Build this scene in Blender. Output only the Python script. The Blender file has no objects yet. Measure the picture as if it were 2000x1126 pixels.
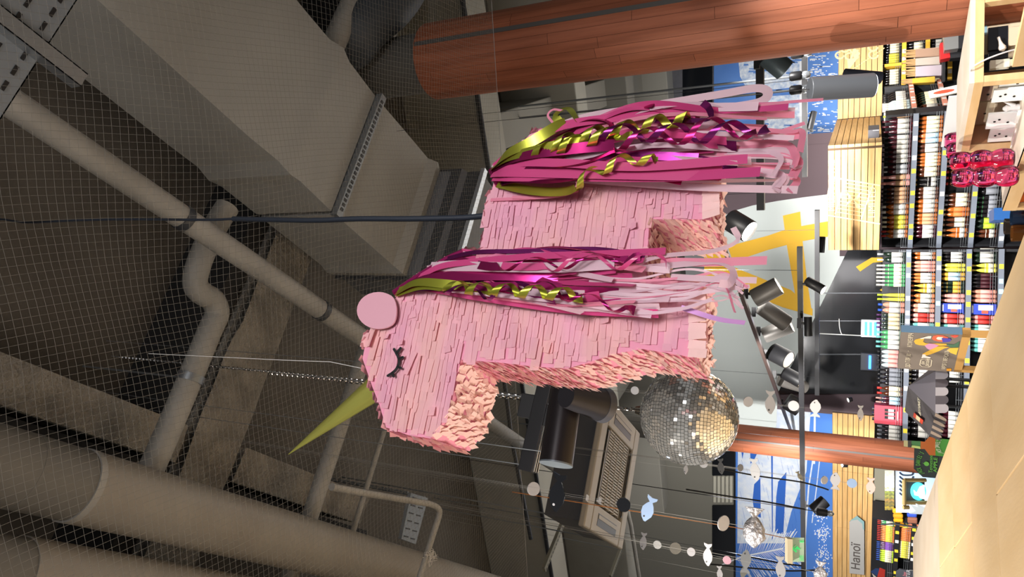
import bpy, bmesh, math, random
from mathutils import Vector as V, Matrix, noise as mnoise
R = random.Random(7)
sc = bpy.context.scene
COL = sc.collection
PI = math.pi
# ------------------------------------------------------------------ camera
FPX = 1370.0
_n = math.sqrt(56**2 + 2705**2 + FPX**2)
sp = FPX/_n; cp = math.sqrt(1-sp*sp); sr = 56/_n/cp; cr = math.sqrt(1-sr*sr)
CF = V((0, cp, sp)); _R0 = V((1, 0, 0)); _U0 = V((0, -sp, cp))
CR = _R0*cr + _U0*sr
CU = _U0*cr - _R0*sr
CC = V((0, 0, 2.2))
cam = bpy.data.cameras.new('camera'); camo = bpy.data.objects.new('camera', cam); COL.objects.link(camo)
cam.sensor_fit = 'HORIZONTAL'; cam.sensor_width = 36; cam.lens = FPX/2000*36; cam.clip_start = .05
mx = Matrix((-CU, CR, -CF)).transposed().to_4x4(); mx.translation = CC
camo.matrix_world = mx
sc.camera = camo
sc.view_settings.view_transform = 'Standard'; sc.view_settings.look = 'None'
sc.view_settings.gamma = 1; sc.view_settings.use_curve_mapping = False
sc.view_settings.exposure = 0.0
UP = V((0, 0, 1))

def ray(x, y): return CF + CR*((563-y)/FPX) + CU*((1000-x)/FPX)
def at_d(x, y, d): return CC + ray(x, y)*d
def at_z(x, y, z):
    r = ray(x, y); return CC + r*((z-CC.z)/r.z)
def at_Y(x, y, Y):
    r = ray(x, y); return CC + r*(Y/r.y)
def at_pl(x, y, p, n):
    r = ray(x, y); return CC + r*((p-CC).dot(n)/r.dot(n))
AX = V((-math.sin(math.radians(26.5)), math.cos(math.radians(26.5)), 0))   # hall axis away from the viewer
BX = V((AX.y, -AX.x, 0))                                                    # hall axis to the right
def G(a, b, z): return AX*a + BX*b + UP*z

# ------------------------------------------------------------------ mesh builder
def wl(o):
    p = V((0, 0, 0))
    while o: p = p + o.location; o = o.parent
    return p
class MB:
    def __init__(s): s.v = []; s.f = []; s.mi = []; s.cur = 0
    def add(s, vs, fs):
        k = len(s.v); s.v += [V(p) for p in vs]
        for q in fs: s.f.append([k+i for i in q]); s.mi.append(s.cur)
    def poly(s, pts): s.add(pts, [list(range(len(pts)))])
    def prism(s, pts, vec):
        n = len(pts); vec = V(vec); pts = [V(p) for p in pts]
        fs = [list(range(n)), list(range(2*n-1, n-1, -1))] + [[i, i+n, (i+1) % n+n, (i+1) % n] for i in range(n)]
        s.add(pts + [p+vec for p in pts], fs)
    def obox(s, o, a, b, c):
        o, a, b, c = V(o), V(a), V(b), V(c); s.prism([o, o+a, o+a+b, o+b], c)
    def cbox(s, c, a, b, d):   # centre, full edge vectors
        a, b, d = V(a), V(b), V(d); s.obox(V(c)-a/2-b/2-d/2, a, b, d)
    def tube(s, pts, r, seg=8, caps=True):
        pts = [V(p) for p in pts]; n = len(pts)
        rs = r if isinstance(r, (list, tuple)) else [r]*n
        T = []
        for i in range(n):
            a = pts[max(i-1, 0)]; b = pts[min(i+1, n-1)]
            t = (b-a); T.append(t.normalized() if t.length > 1e-9 else V((0, 0, 1)))
        u = T[0].orthogonal().normalized(); vs = []
        for i in range(n):
            u = (u - T[i]*u.dot(T[i]))
            u = u.normalized() if u.length > 1e-6 else T[i].orthogonal().normalized()
            w = T[i].cross(u)
            for k in range(seg):
                a = 2*PI*k/seg; vs.append(pts[i] + (u*math.cos(a)+w*math.sin(a))*rs[i])
        fs = []
        for i in range(n-1):
            for k in range(seg):
                k2 = (k+1) % seg
                fs.append([i*seg+k, i*seg+k2, (i+1)*seg+k2, (i+1)*seg+k])
        if caps: fs += [list(range(seg-1, -1, -1)), [(n-1)*seg+k for k in range(seg)]]
        s.add(vs, fs)
    def cyl(s, A, B, r0, r1=None, seg=16, caps=True): s.tube([A, B], [r0, r0 if r1 is None else r1], seg, caps)
    def lathe(s, o, ax, prof, seg=12, cap0=True, cap1=True):
        o = V(o); ax = V(ax).normalized(); u = ax.orthogonal().normalized(); w = ax.cross(u); vs = []
        for r, t in prof:
            for k in range(seg):
                a = 2*PI*k/seg; vs.append(o + ax*t + (u*math.cos(a)+w*math.sin(a))*r)
        fs = []
        for i in range(len(prof)-1):
            for k in range(seg):
                k2 = (k+1) % seg; fs.append([i*seg+k, i*seg+k2, (i+1)*seg+k2, (i+1)*seg+k])
        if cap0: fs.append(list(range(seg-1, -1, -1)))
        if cap1: fs.append([(len(prof)-1)*seg+k for k in range(seg)])
        s.add(vs, fs)
    def build(s, name, mats, parent=None, smooth=False, loc=None, bevel=0):
        if not isinstance(mats, (list, tuple)): mats = [mats]
        if loc is None:
            xs = [p.x for p in s.v]; ys = [p.y for p in s.v]; zs = [p.z for p in s.v]
            loc = V(((min(xs)+max(xs))/2, (min(ys)+max(ys))/2, min(zs)))
        me = bpy.data.meshes.new(name)
        me.from_pydata([p-loc for p in s.v], [], s.f)
        for m in mats: me.materials.append(m)
        me.polygons.foreach_set('material_index', s.mi)
        if smooth: me.polygons.foreach_set('use_smooth', [True]*len(s.f))
        me.update()
        bm = bmesh.new(); bm.from_mesh(me); bmesh.ops.recalc_face_normals(bm, faces=bm.faces); bm.to_mesh(me); bm.free()
        o = bpy.data.objects.new(name, me); COL.objects.link(o)
        if parent: o.parent = parent; o.location = loc - wl(parent)
        else: o.location = loc
        if smooth:
            try: me.set_sharp_from_angle(angle=math.radians(40))
            except Exception: pass
        if bevel:
            b = o.modifiers.new('bevel', 'BEVEL'); b.width = bevel; b.segments = 2; b.limit_method = 'ANGLE'
        return o
LABELS = {}
def tag(o, label, cat, group=None):
    o['label'] = label; o['category'] = cat
    if group: o['group'] = group
    if label in LABELS and LABELS[label] != group: print('DUP LABEL', label)
    if not 4 <= len(label.split()) <= 16: print('LABEL LENGTH', len(label.split()), label)
    LABELS[label] = group
    return o
def struct(o): o['kind'] = 'structure'; return o
def thing(name, label, cat, loc, group=None):
    o = bpy.data.objects.new(name, None); o.empty_display_size = .1; COL.objects.link(o); o.location = V(loc)
    return tag(o, label, cat, group)

# ------------------------------------------------------------------ materials
def srgb(c):
    if isinstance(c, str):
        c = c.lstrip('#'); c = [int(c[i:i+2], 16)/255 for i in (0, 2, 4)]
    return tuple((x/12.92 if x <= .04045 else ((x+.055)/1.055)**2.4) for x in c)
MATS = {}
def mat(name, col, rough=.5, metal=0, isl=0, col2=None, ns=4, stretch=(1, 1, 1), rotz=0, bump=0, bs=60, emit=0, trans=0, alpha=1, ior=1.45, sheen=0, sub=0, coat=0, spec=.5, thin=0):
    if name in MATS: return MATS[name]
    m = bpy.data.materials.new(name); m.use_nodes = True; nt = m.node_tree; N = nt.nodes; L = nt.links
    b = N['Principled BSDF']; c = srgb(col)
    b.inputs['Base Color'].default_value = (*c, 1); b.inputs['Roughness'].default_value = rough
    b.inputs['Metallic'].default_value = metal; b.inputs['IOR'].default_value = ior
    b.inputs['Specular IOR Level'].default_value = spec
    if emit:
        b.inputs['Emission Color'].default_value = (*c, 1); b.inputs['Emission Strength'].default_value = emit
    if trans: b.inputs['Transmission Weight'].default_value = trans
    if alpha < 1: b.inputs['Alpha'].default_value = alpha
    if coat: b.inputs['Coat Weight'].default_value = coat; b.inputs['Coat Roughness'].default_value = .15
    out = None
    tc = None
    if col2 is not None or bump:
        tc = N.new('ShaderNodeTexCoord'); mp = N.new('ShaderNodeMapping')
        mp.vector_type = 'TEXTURE' if rotz else 'POINT'
        if rotz:
            mp.inputs['Rotation'].default_value = (0, 0, rotz)
            mp.inputs['Scale'].default_value = tuple(1/q for q in stretch)
        else: mp.inputs['Scale'].default_value = stretch
        L.new(tc.outputs['Object'], mp.inputs['Vector'])
    if col2 is not None:
        nz = N.new('ShaderNodeTexNoise'); nz.inputs['Scale'].default_value = ns; nz.inputs['Detail'].default_value = 5
        L.new(mp.outputs['Vector'], nz.inputs['Vector'])
        rp = N.new('ShaderNodeValToRGB'); rp.color_ramp.elements[0].position = .35; rp.color_ramp.elements[1].position = .65
        rp.color_ramp.elements[0].color = (*c, 1); rp.color_ramp.elements[1].color = (*srgb(col2), 1)
        L.new(nz.outputs['Fac'], rp.inputs['Fac']); out = rp.outputs['Color']
    if isl:
        g = N.new('ShaderNodeNewGeometry'); mr = N.new('ShaderNodeMapRange')
        mr.inputs['To Min'].default_value = 1-isl; mr.inputs['To Max'].default_value = 1+isl
        L.new(g.outputs['Random Per Island'], mr.inputs['Value'])
        hv = N.new('ShaderNodeHueSaturation')
        if out is None: hv.inputs['Color'].default_value = (*c, 1)
        else: L.new(out, hv.inputs['Color'])
        L.new(mr.outputs['Result'], hv.inputs['Value']); out = hv.outputs['Color']
    if out is not None: L.new(out, b.inputs['Base Color'])
    if bump:
        n2 = N.new('ShaderNodeTexNoise'); n2.inputs['Scale'].default_value = bs; n2.inputs['Detail'].default_value = 4
        L.new(mp.outputs['Vector'], n2.inputs['Vector'])
        bp = N.new('ShaderNodeBump'); bp.inputs['Strength'].default_value = bump; bp.inputs['Distance'].default_value = .02
        L.new(n2.outputs['Fac'], bp.inputs['Height']); L.new(bp.outputs['Normal'], b.inputs['Normal'])
    if thin:   # translucent sheet: mix with a translucent shader
        tr = N.new('ShaderNodeBsdfTranslucent'); mxs = N.new('ShaderNodeMixShader'); mxs.inputs['Fac'].default_value = thin
        if out is None: tr.inputs['Color'].default_value = (*c, 1)
        else: L.new(out, tr.inputs['Color'])
        L.new(b.outputs['BSDF'], mxs.inputs[1]); L.new(tr.outputs['BSDF'], mxs.inputs[2])
        L.new(mxs.outputs['Shader'], N['Material Output'].inputs['Surface'])
    MATS[name] = m
    return m
def flat(hexc, rough=.55, metal=0): return mat('c_%s_%d_%d' % (hexc, rough*100, metal*100), hexc, rough, metal)
BLK = mat('black_paint', '#1b1b1d', .45); DKG = mat('dark_grey_metal', '#3d4045', .45, .3)
GRYM = mat('grey_metal', '#8d9296', .4, .7); CHROME = mat('chrome', '#d8d8d8', .12, 1)
CONC = mat('rough_concrete', '#6f6b63', .95, col2='#8b867c', ns=6, bump=1.0, bs=38)
SLAB = mat('dark_slab', '#4d4840', .95, col2='#5b564e', ns=1.5, bump=.3, bs=14)
GAPSTRIP = mat('dark_gap_strip', '#232323', .8)
DUCT = mat('duct_wrap', '#8f8f8b', .75, col2='#989893', ns=2, bump=.12, bs=9)
DUCTD = mat('duct_grey', '#5c5f62', .6, col2='#66686a', ns=3)
PIPE = mat('pipe_grey', '#96948e', .55, col2='#8a8882', ns=5)
ROUND = mat('round_duct_skin', '#8c877d', .55, col2='#857f75', ns=3)
BEAM = mat('painted_beam', '#908e84', .8, col2='#99978d', ns=2)
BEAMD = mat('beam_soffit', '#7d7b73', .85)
def light(name, kind, loc, power, col=(1, 1, 1), size=.5, target=None, spot=60, blend=.5, size_y=None):
    l = bpy.data.lights.new(name, kind); l.energy = power; l.color = col
    if kind == 'AREA':
        l.size = size
        if size_y: l.shape = 'RECTANGLE'; l.size_y = size_y
    else: l.shadow_soft_size = size
    if kind == 'SPOT': l.spot_size = math.radians(spot); l.spot_blend = blend
    o = bpy.data.objects.new(name, l); COL.objects.link(o); o.location = V(loc)
    if target is not None: o.rotation_euler = (V(target)-V(loc)).to_track_quat('-Z', 'Y').to_euler()
    return o
_txt = {}
def text(s, name, P, r, u, size, m, parent=None, depth=.002, align='LEFT', bold=0, fit=None, sx=1):
    cu = bpy.data.curves.new(name, 'FONT'); cu.body = s; cu.size = size; cu.align_x = align; cu.extrude = depth/2; cu.offset = bold
    o = bpy.data.objects.new('tmp', cu); COL.objects.link(o)
    bpy.context.view_layer.update()
    me = bpy.data.meshes.new_from_object(o.evaluated_get(bpy.context.evaluated_depsgraph_get()))
    bpy.data.objects.remove(o)
    P, r, u = V(P), V(r).normalized(), V(u).normalized(); n = r.cross(u)
    if fit and len(me.vertices): sx = fit/max(1e-6, max(q.co.x for q in me.vertices))
    mb = MB(); mb.v = [P + r*q.co.x*sx + u*q.co.y + n*(q.co.z+depth/2+.001) for q in me.vertices]
    mb.f = [list(p.vertices) for p in me.polygons]; mb.mi = [0]*len(mb.f)
    if not mb.f: return None
    return mb.build(name, m, parent)
def curve(pts, n=8):   # catmull-rom through points
    pts = [V(p) for p in pts]; o = []
    q = [pts[0]*2-pts[1]] + pts + [pts[-1]*2-pts[-2]]
    for i in range(1, len(q)-2):
        for k in range(n):
            t = k/n; a, b, c, d = q[i-1], q[i], q[i+1], q[i+2]
            o.append(.5*((2*b) + (c-a)*t + (2*a-5*b+4*c-d)*t*t + (-a+3*b-3*c+d)*t**3))
    o.append(pts[-1]); return o
def copy_tree(o, parent=None):
    c = o.copy(); COL.objects.link(c)
    if parent: c.parent = parent
    for ch in [x for x in KIDS.get(o.name, [])]: copy_tree(ch, c)
    return c
KIDS = {}
WORLD = .18
KEY = 1.0
# ================================================================== SETTING
mb = MB(); mb.obox((-14, -8, -.1), (28, 0, 0), (0, 24, 0), (0, 0, .1)); struct(mb.build('floor', mat('floor_tile', '#a39c90', .35)))
mb = MB(); mb.obox((-14, -8, 6.3), (28, 0, 0), (0, 24, 0), (0, 0, .2)); struct(mb.build('ceiling', SLAB))
# concrete ribs of the coffered ceiling: hall axes
def rib(b0=None, b1=None, a0=None, a1=None, z0=5.72, name='ceiling_beam', m=CONC):
    mb = MB()
    # subdivide so that the sprayed surface is lumpy
    L = AX*(a1-a0); W = BX*(b1-b0); o = G(a0, b0, z0)
    na = max(2, int((a1-a0)/.12)); nb = max(2, int((b1-b0)/.12)); vs = []; fs = []
    for i in range(na+1):
        for j in range(nb+1):
            p = o + L*(i/na) + W*(j/nb)
            k = mnoise.noise(p*3.1)*.03 + mnoise.noise(p*9.)*.012
            vs.append(p + UP*k)
    for i in range(na):
        for j in range(nb):
            q = i*(nb+1)+j; fs.append([q, q+1, q+nb+2, q+nb+1])
    mb.add(vs, fs)
    mb.obox(o+UP*.06, L, W, UP*(6.32-z0-.06))
    return struct(mb.build(name, m))
def ab(p): return p.dot(AX), p.dot(BX)
# rib across (B direction)
pA = [ab(at_z(x, y, 5.72)) for x, y in ((492, 575), (352, 912), (568, 595), (445, 952))]
ra0 = (pA[0][0]+pA[1][0])/2; ra1 = (pA[2][0]+pA[3][0])/2
rib(-6, 6, ra0, ra1)
pB = [ab(at_z(x, y, 5.73)) for x, y in ((0, 696), (316, 801), (0, 791), (271, 879))]
rb1 = (pB[0][1]+pB[1][1])/2; rb0 = (pB[2][1]+pB[3][1])/2
rib(rb0, rb1, -3, ra0-.05, 5.73); rib(rb0, rb1, ra1+.05, 4.8, 5.73)
rib(-6, 6, ra0-3.4, ra1-3.4)
rib(2.55, 3.0, -3, 5, 5.74)
# dark strips in place of the shaded gaps next to the ribs
mb = MB(); mb.obox(G(-3, rb0-.13, 5.8), AX*8, BX*.10, UP*.5); struct(mb.build('ceiling_beam', GAPSTRIP))
mb = MB(); mb.obox(G(ra0-.16, -5, 5.8), AX*.12, BX*10, UP*.5); struct(mb.build('ceiling_beam', GAPSTRIP))
# main beams of the rear hall (their own axis)
c2 = (at_z(1060, 1126, 5.5)-at_z(880, 0, 5.5)); c2.normalize(); d2 = V((c2.y, -c2.x, 0)); d2 = d2 if d2.y > 0 else -d2
dist0 = at_z(943, 251, 5.45).dot(d2)
def beam(d, w, z0, z1, m=BEAM, lo=-7, hi=8):
    mb = MB(); mb.obox(d2*d + c2*lo + UP*z0, c2*(hi-lo), d2*w, UP*(z1-z0)); return struct(mb.build('ceiling_beam', m, bevel=.015))
beam(dist0, .42, 5.45, 6.3)
beam(dist0+.0-.03, .03, 5.42, 5.47, DKG)
beam(dist0+2.1, .35, 5.3, 6.3)
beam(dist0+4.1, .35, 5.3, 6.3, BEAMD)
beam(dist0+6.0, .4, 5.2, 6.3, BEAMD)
# cross beams along d2
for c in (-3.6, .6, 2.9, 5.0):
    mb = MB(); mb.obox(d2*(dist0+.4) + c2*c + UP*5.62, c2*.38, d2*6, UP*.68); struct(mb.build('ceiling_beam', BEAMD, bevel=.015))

# back walls -------------------------------------------------------------
WB = 11.3     # centre wall distance
def wall_poly(mb, pts, Y, off, idx, th=.004):
    mb.cur = idx; mb.prism([at_Y(x, y, Y)+V((0, -off, 0)) for x, y in pts], (0, -th, 0))
# centre wall: shell
def vwall(name, x0, x1, z0, z1, Y, m, th=.15):
    mb = MB(); mb.obox((x0, Y, z0), (x1-x0, 0, 0), (0, th, 0), (0, 0, z1-z0)); return struct(mb.build(name, m))
BROWN = mat('brown_wall_paint', '#4d3f44', .8); PALE = mat('pale_wall_paint', '#b4bbb9', .8)
YEL = mat('yellow_wall_paint', '#d9a928', .7); DGL = mat('dark_gloss_glass', '#14161a', .08, coat=.5)
xl = at_Y(1600, 806, WB).x; xr = at_Y(1500, 288, WB).x
zt = at_Y(1375, 560, WB).z
vwall('wall_back', xl, xr, 0, zt, WB, BROWN)
# supergraphic painted on the wall: pale field, yellow anchor strokes, dark glass
ms = MB()
wall_poly(ms, [(1376, 880), (1376, 440), (1432, 412), (1470, 401), (1520, 392), (1570, 385), (1620, 379), (1640, 379), (1640, 500), (1655, 500), (1519, 768), (1514, 880)], WB, 0, 0)
mural = thing('wall_graphic', 'pale grey supergraphic with yellow anchor strokes on the brown back wall', 'mural', at_Y(1500, 600, WB)*1)
ms.build('pale_field', PALE, mural)
def strokes(pts_list, name='yellow_stroke'):
    for i, pts in enumerate(pts_list):
        m2 = MB(); wall_poly(m2, pts, WB, .005+.005*i, 0); m2.build(name, YEL, mural)
strokes([[(1529, 421), (1563, 413), (1566, 455), (1576, 545), (1587, 616), (1558, 603), (1548, 545), (1537, 480)],
         [(1376, 490), (1440, 476), (1500, 460), (1540, 446), (1617, 432), (1617, 462), (1560, 472), (1500, 488), (1440, 508), (1376, 528)],
         [(1376, 498), (1430, 520), (1500, 548), (1545, 566), (1587, 603), (1587, 616), (1530, 600), (1470, 576), (1420, 552), (1376, 537)]])
mg = MB(); wall_poly(mg, [(1656, 488), (1519, 768), (1600, 768), (1735, 768), (1735, 488)], WB, .02, 0, .02)
dg = mg.build('glass_partition', DGL); tag(dg, 'dark glossy glass partition above the bottle shelf in the back wall', 'glass wall')
mg = MB()
for y0, y1 in ((571, 573), (625, 627), (690, 692)):
    wall_poly(mg, [(1600, y0), (1600, y1), (1733, y1), (1733, y0)], WB, .045, 0)
mg.build('glass_seam', DKG, dg)
mg = MB(); wall_poly(mg, [(1672, 521), (1680, 530), (1705, 513), (1728, 511), (1728, 503), (1702, 503)], WB, .05, 0); mg.build('yellow_stroke', YEL, dg)
mg = MB(); wall_poly(mg, [(1718, 566), (1728, 572), (1728, 560)], WB, .05, 0); mg.build('yellow_stroke', YEL, dg)
# little trunking and pale cable on the glass
mb = MB(); mb.tube(curve([at_Y(x, y, WB-.07) for x, y in ((1639, 622), (1640, 640), (1644, 652), (1650, 653))], 6), .006, 6)
mb.tube([at_Y(1600, 651, WB-.07), at_Y(1682, 655, WB-.07)], .007, 6)
tag(mb.build('power_cable', flat('#d8d8d4')), 'pale power cable running across dark glass to the blue lamp', 'cable')
# insect lamp, plus a second body modelled as its reflection in the glass
for i, (x, y, lab, e) in enumerate(((1700, 641, 'white insect killer lamp glowing blue on the dark glass', 9), (1699, 706, 'modelled reflection of the insect killer lamp with one blue tube on dark glass', 3))):
    t = thing('insect_killer_lamp', lab, 'lamp', at_Y(x+18, y, WB-.08))
    c = at_Y(x, y, WB-.1); w = at_Y(x, y-17, WB-.1).x - at_Y(x, y+17, WB-.1).x
    mb = MB(); mb.cbox(c, (w, 0, 0), (0, .12, 0), (0, 0, .24)); mb.build('case', flat('#dfe6ea') if i == 0 else flat('#2c3036'), t, bevel=.01)
    for k in range(3 if i == 0 else 1):
        mb = MB(); p = c + V((0, -.075, (.06-.06*k) if i == 0 else 0)); mb.cyl(p-V((w*.38, 0, 0)), p+V((w*.38, 0, 0)), .016, seg=8)
        mb.build('blue_tube', mat('uv_tube', '#2d6cff', .3, emit=e), t)

# right blue wall --------------------------------------------------------
YR = 12.3
BLUEW = mat('blue_wall_paint', '#4f7cc4', .8, col2='#5b88cd', ns=2)
xa = at_Y(1550, 292, YR).x
vwall('wall_right', xa, 9, 0, 6.3, YR, mat('dark_brick_wall', '#55565c', .9, col2='#646469', ns=3, bump=.5, bs=20))
vwall('wall_left_return', xr-.02, xa+.03, 0, zt, WB+.02, BROWN)
mu = thing('sea_mural', 'blue and white sea mural on the back wall beside the wooden pillar', 'mural', at_Y(1700, 190, YR-.02))
mb = MB(); wall_poly(mb, [(1395, 40), (1395, 290), (1715, 290), (1715, 40)], YR, .002, 0, .03); mb.build('blue_field', BLUEW, mu)
WHT = mat('white_wall_paint', '#e6ebf2', .8)
mb = MB(); wall_poly(mb, [(1562, 40), (1562, 292), (1578, 292), (1578, 40)], YR, .035, 0)
for i in range(230):
    x = R.uniform(1575, 1640); y = R.uniform(85, 290); l = R.uniform(2, 9)*(1 if R.random() < .7 else 1.8)
    wall_poly(mb, [(x, y), (x, y+1.6), (x+l, y+1.6), (x+l, y)], YR, .035, 0)
mb.build('white_wave_dash', WHT, mu)
mb = MB()
wall_poly(mb, [(1447, 40), (1440, 90), (1446, 150), (1462, 180), (1520, 175), (1562, 170), (1562, 40)], YR, .033, 0)
wall_poly(mb, [(1488, 190), (1480, 230), (1476, 291), (1562, 291), (1562, 185)], YR, .033, 0)
mb.build('white_sail_shape', mat('mural_white', '#dfe6ee', .8, col2='#9fb6d8', ns=14), mu)
mb = MB()
for i in range(60):
    x = R.uniform(1450, 1558); y = R.uniform(90, 288); l = R.uniform(6, 24)
    wall_poly(mb, [(x, y), (x-1, y+R.uniform(1.5, 4)), (x+l, y+3), (x+l*.9, y)], YR, .039, 0)
mb.build('blue_brush_mark', flat('#5c86c8', .8), mu)
mb = MB()   # dark window above the mural
wall_poly(mb, [(1335, 60), (1335, 300), (1392, 300), (1392, 60)], YR, .01, 0, .03)
w = struct(mb.build('window_1', mat('dark_window', '#15171b', .15)))

# left mural wall --------------------------------------------------------
PL = at_Y(1530, 899, 12.2); cd = V((-.883, .469, 0)); nL = V((-.469, -.883, 0))
def LP(x, y, off=0): return at_pl(x, y, PL+nL*off, nL)
zl = LP(1434, 1000).z
mb = MB(); a = V((PL.x, PL.y, 0))-cd*1.6; mb.prism([a, a+cd*7, a+cd*7+UP*6.3, a+UP*6.3], -nL*.15); struct(mb.build('wall_left', mat('grey_plaster', '#77756c', .9)))
lm = thing('town_mural', 'blue and white harbour mural with boats and palm leaf on the left wall', 'mural', LP(1700, 1000, .02))
def lpoly(mb, pts, off, th=.004): mb.prism([LP(x, y, off) for x, y in pts], nL*th)
mb = MB(); lpoly(mb, [(1436, 780), (1436, 1200), (1630, 1200), (1630, 780)], .0, .02); mb.build('blue_field', mat('mural_blue', '#4d7fd0', .8), lm)
mb = MB()
lpoly(mb, [(1442, 780), (1440, 1060), (1530, 1060), (1545, 1000), (1575, 920), (1585, 780)], .021)
lpoly(mb, [(1590, 780), (1588, 905), (1592, 905), (1594, 780)], .021)
lpoly(mb, [(1592, 860), (1578, 950), (1570, 1060), (1573, 1060), (1581, 950), (1595, 860)], .026)
lpoly(mb, [(1604, 860), (1594, 950), (1585, 1020), (1587, 1020), (1596, 950), (1606, 860)], .026)
mb.build('white_boat_hull', mat('mural_cloudy', '#dde3ea', .8, col2='#c6d4ea', ns=9), lm)
mb = MB()
lpoly(mb, [(1473, 945), (1483, 935), (1485, 930), (1486, 1010), (1474, 1005), (1470, 975)], .027)
lpoly(mb, [(1536, 921), (1520, 940), (1516, 970), (1514, 1040), (1530, 1042)], .027)
lpoly(mb, [(1465, 880), (1466, 905), (1474, 895), (1481, 880)], .027); lpoly(mb, [(1448, 880), (1450, 896), (1453, 880)], .027)
lpoly(mb, [(1506, 880), (1508, 1055), (1509.5, 1055), (1509.5, 880)], .027)
for x, y in ((1560, 972), (1562, 1000)):
    lpoly(mb, [(x, y), (x+6, y-5), (x+8, y+4), (x+3, y+6)], .027)
for i in range(46):
    x = R.uniform(1445, 1570); y = R.uniform(880, 1040); l = R.uniform(8, 30)
    lpoly(mb, [(x, y), (x, y+.9), (x+l*.2, y+l), (x+l*.2, y+l-1.2)], .0265)
mb.build('blue_boat_hull', mat('mural_deep_blue', '#2f63bf', .8), lm)
mb = MB()
st = [(1410, 1102), (1450, 1086), (1490, 1078), (1530, 1070)]
for i in range(len(st)-1):
    (x0, y0), (x1, y1) = st[i], st[i+1]; lpoly(mb, [(x0, y0-1.2), (x0, y0+1.2), (x1, y1+1.2), (x1, y1-1.2)], .03)
for k in range(34):
    t = k/33; x = 1440+95*t; y = 1090-20*t
    for sgn in (-1, 1):
        l = (58-20*t)*R.uniform(.8, 1.1); x2 = x + (34 if sgn < 0 else 30)*R.uniform(.7, 1.1)*(1 if sgn > 0 else .35) + (12*t); y2 = y + sgn*l*(.95 if sgn < 0 else .8)
        lpoly(mb, [(x, y-.5), (x, y+.5), (x2+.7, y2), (x2-.7, y2)], .029)
for k in range(260):
    x = 1600+R.gauss(0, 1)*7+8*R.random(); y = R.choice((1000, 1040, 1080, 1115))+R.gauss(0, 9); lpoly(mb, [(x, y), (x+1.6, y-1), (x+2.2, y+1.2), (x+.6, y+1.6)], .029)
mb.build('white_palm_leaf', mat('mural_line_white', '#f2f5f8', .8), lm)
# dark windows over the mural
mb = MB(); lpoly(mb, [(1392, 985), (1392, 1085), (1434, 1085), (1434, 985)], .0, .03); struct(mb.build('window_2', MATS['dark_window']))
mb = MB(); lpoly(mb, [(1392, 880), (1392, 926), (1434, 926), (1434, 880)], .0, .03); struct(mb.build('window_3', MATS['dark_window']))
mb = MB()
for k in range(5): lpoly(mb, [(1394+k*8, 928), (1394+k*8, 978), (1399+k*8, 978), (1399+k*8, 928)], .0, .03)
o = mb.build('wall_vent', flat('#b9b6a8'))
tag(o, 'pale louvred wall vent between the dark windows above the mural', 'vent')
mb = MB(); lpoly(mb, [(1434, 860), (1434, 1200), (1437, 1200), (1437, 860)], .02, .03); struct(mb.build('trim_1', BLK))
# ================================================================== OVERHEAD SERVICES
def fit_round(e1, e2, z0):
    def th(x, y):
        p = at_z(x, y, z0); return math.atan2(p.dot(BX), z0-CC.z)
    t1 = sum(th(*q) for q in e1)/len(e1); t2 = sum(th(*q) for q in e2)/len(e2)
    m = (t1+t2)/2; D = (z0-CC.z)/math.cos(m)
    return D*math.sin(m), D*math.sin(abs(t1-t2)/2)
db, dr = fit_round([(0, 836), (226, 892), (620, 1003)], [(0, 1005), (171, 1045), (700, 1126)], 5.15)
aj = ab(at_z(200, 960, 5.15-dr*.8))[0]
t = thing('round_air_duct', 'fat grey round air duct nearest the unicorn head, with dark near section', 'duct', G(aj, db, 5.15-dr))
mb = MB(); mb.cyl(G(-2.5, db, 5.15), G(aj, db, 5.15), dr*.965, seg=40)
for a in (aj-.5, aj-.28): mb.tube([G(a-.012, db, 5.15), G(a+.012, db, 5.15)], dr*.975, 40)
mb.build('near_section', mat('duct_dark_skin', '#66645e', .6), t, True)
mb = MB(); mb.cyl(G(aj-.03, db, 5.15), G(8.5, db, 5.15), dr, seg=40); mb.build('far_section', ROUND, t, True)
mb = MB(); mb.tube([G(aj-.05, db, 5.15), G(aj-.02, db, 5.15)], dr*1.012, 40); mb.build('flange', PIPE, t, True)
e2 = fit_round([(0, 1027), (126, 1055), (427, 1118)], [(0, 1027), (126, 1055), (427, 1118)], 5.15)[0]
db2 = e2 - dr*1.02
t = thing('round_air_duct', 'fat grey round air duct behind, cut off by the frame edge', 'duct', G(aj, db2, 5.15-dr))
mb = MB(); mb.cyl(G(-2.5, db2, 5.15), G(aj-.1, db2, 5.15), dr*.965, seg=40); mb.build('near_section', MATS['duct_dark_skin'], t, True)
mb = MB(); mb.cyl(G(aj-.13, db2, 5.15), G(8.5, db2, 5.15), dr, seg=40); mb.build('far_section', ROUND, t, True)
# rectangular wrapped duct
b0, b1 = 1.80, 2.66
aS = ab(at_z(705, 300, 5.0))[0]; aE = ab(at_z(862, 330, 5.0))[0]
zd = (at_pl(945, 310, AX*aE, AX).z + at_pl(905, 500, AX*aE, AX).z)/2
t = thing('rectangular_air_duct', 'huge square grey wrapped air duct running diagonally under the ceiling', 'duct', G(1.5, 2.2, 5.0))
mb = MB(); 
def profile_box(mb, segs):   # segs: list of (a, z bottom, inset)
    for (a_, z_, i_), (a2, z2, i2) in zip(segs, segs[1:]):
        vs = []
        for (a, z, i) in ((a_, z_, i_), (a2, z2, i2)):
            vs += [G(a, b0+i, z), G(a, b1-i, z), G(a, b1-i, 5.6), G(a, b0+i, 5.6)]
        mb.add(vs, [[0, 1, 5, 4], [1, 2, 6, 5], [2, 3, 7, 6], [3, 0, 4, 7], [3, 2, 1, 0], [4, 5, 6, 7]])
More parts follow.
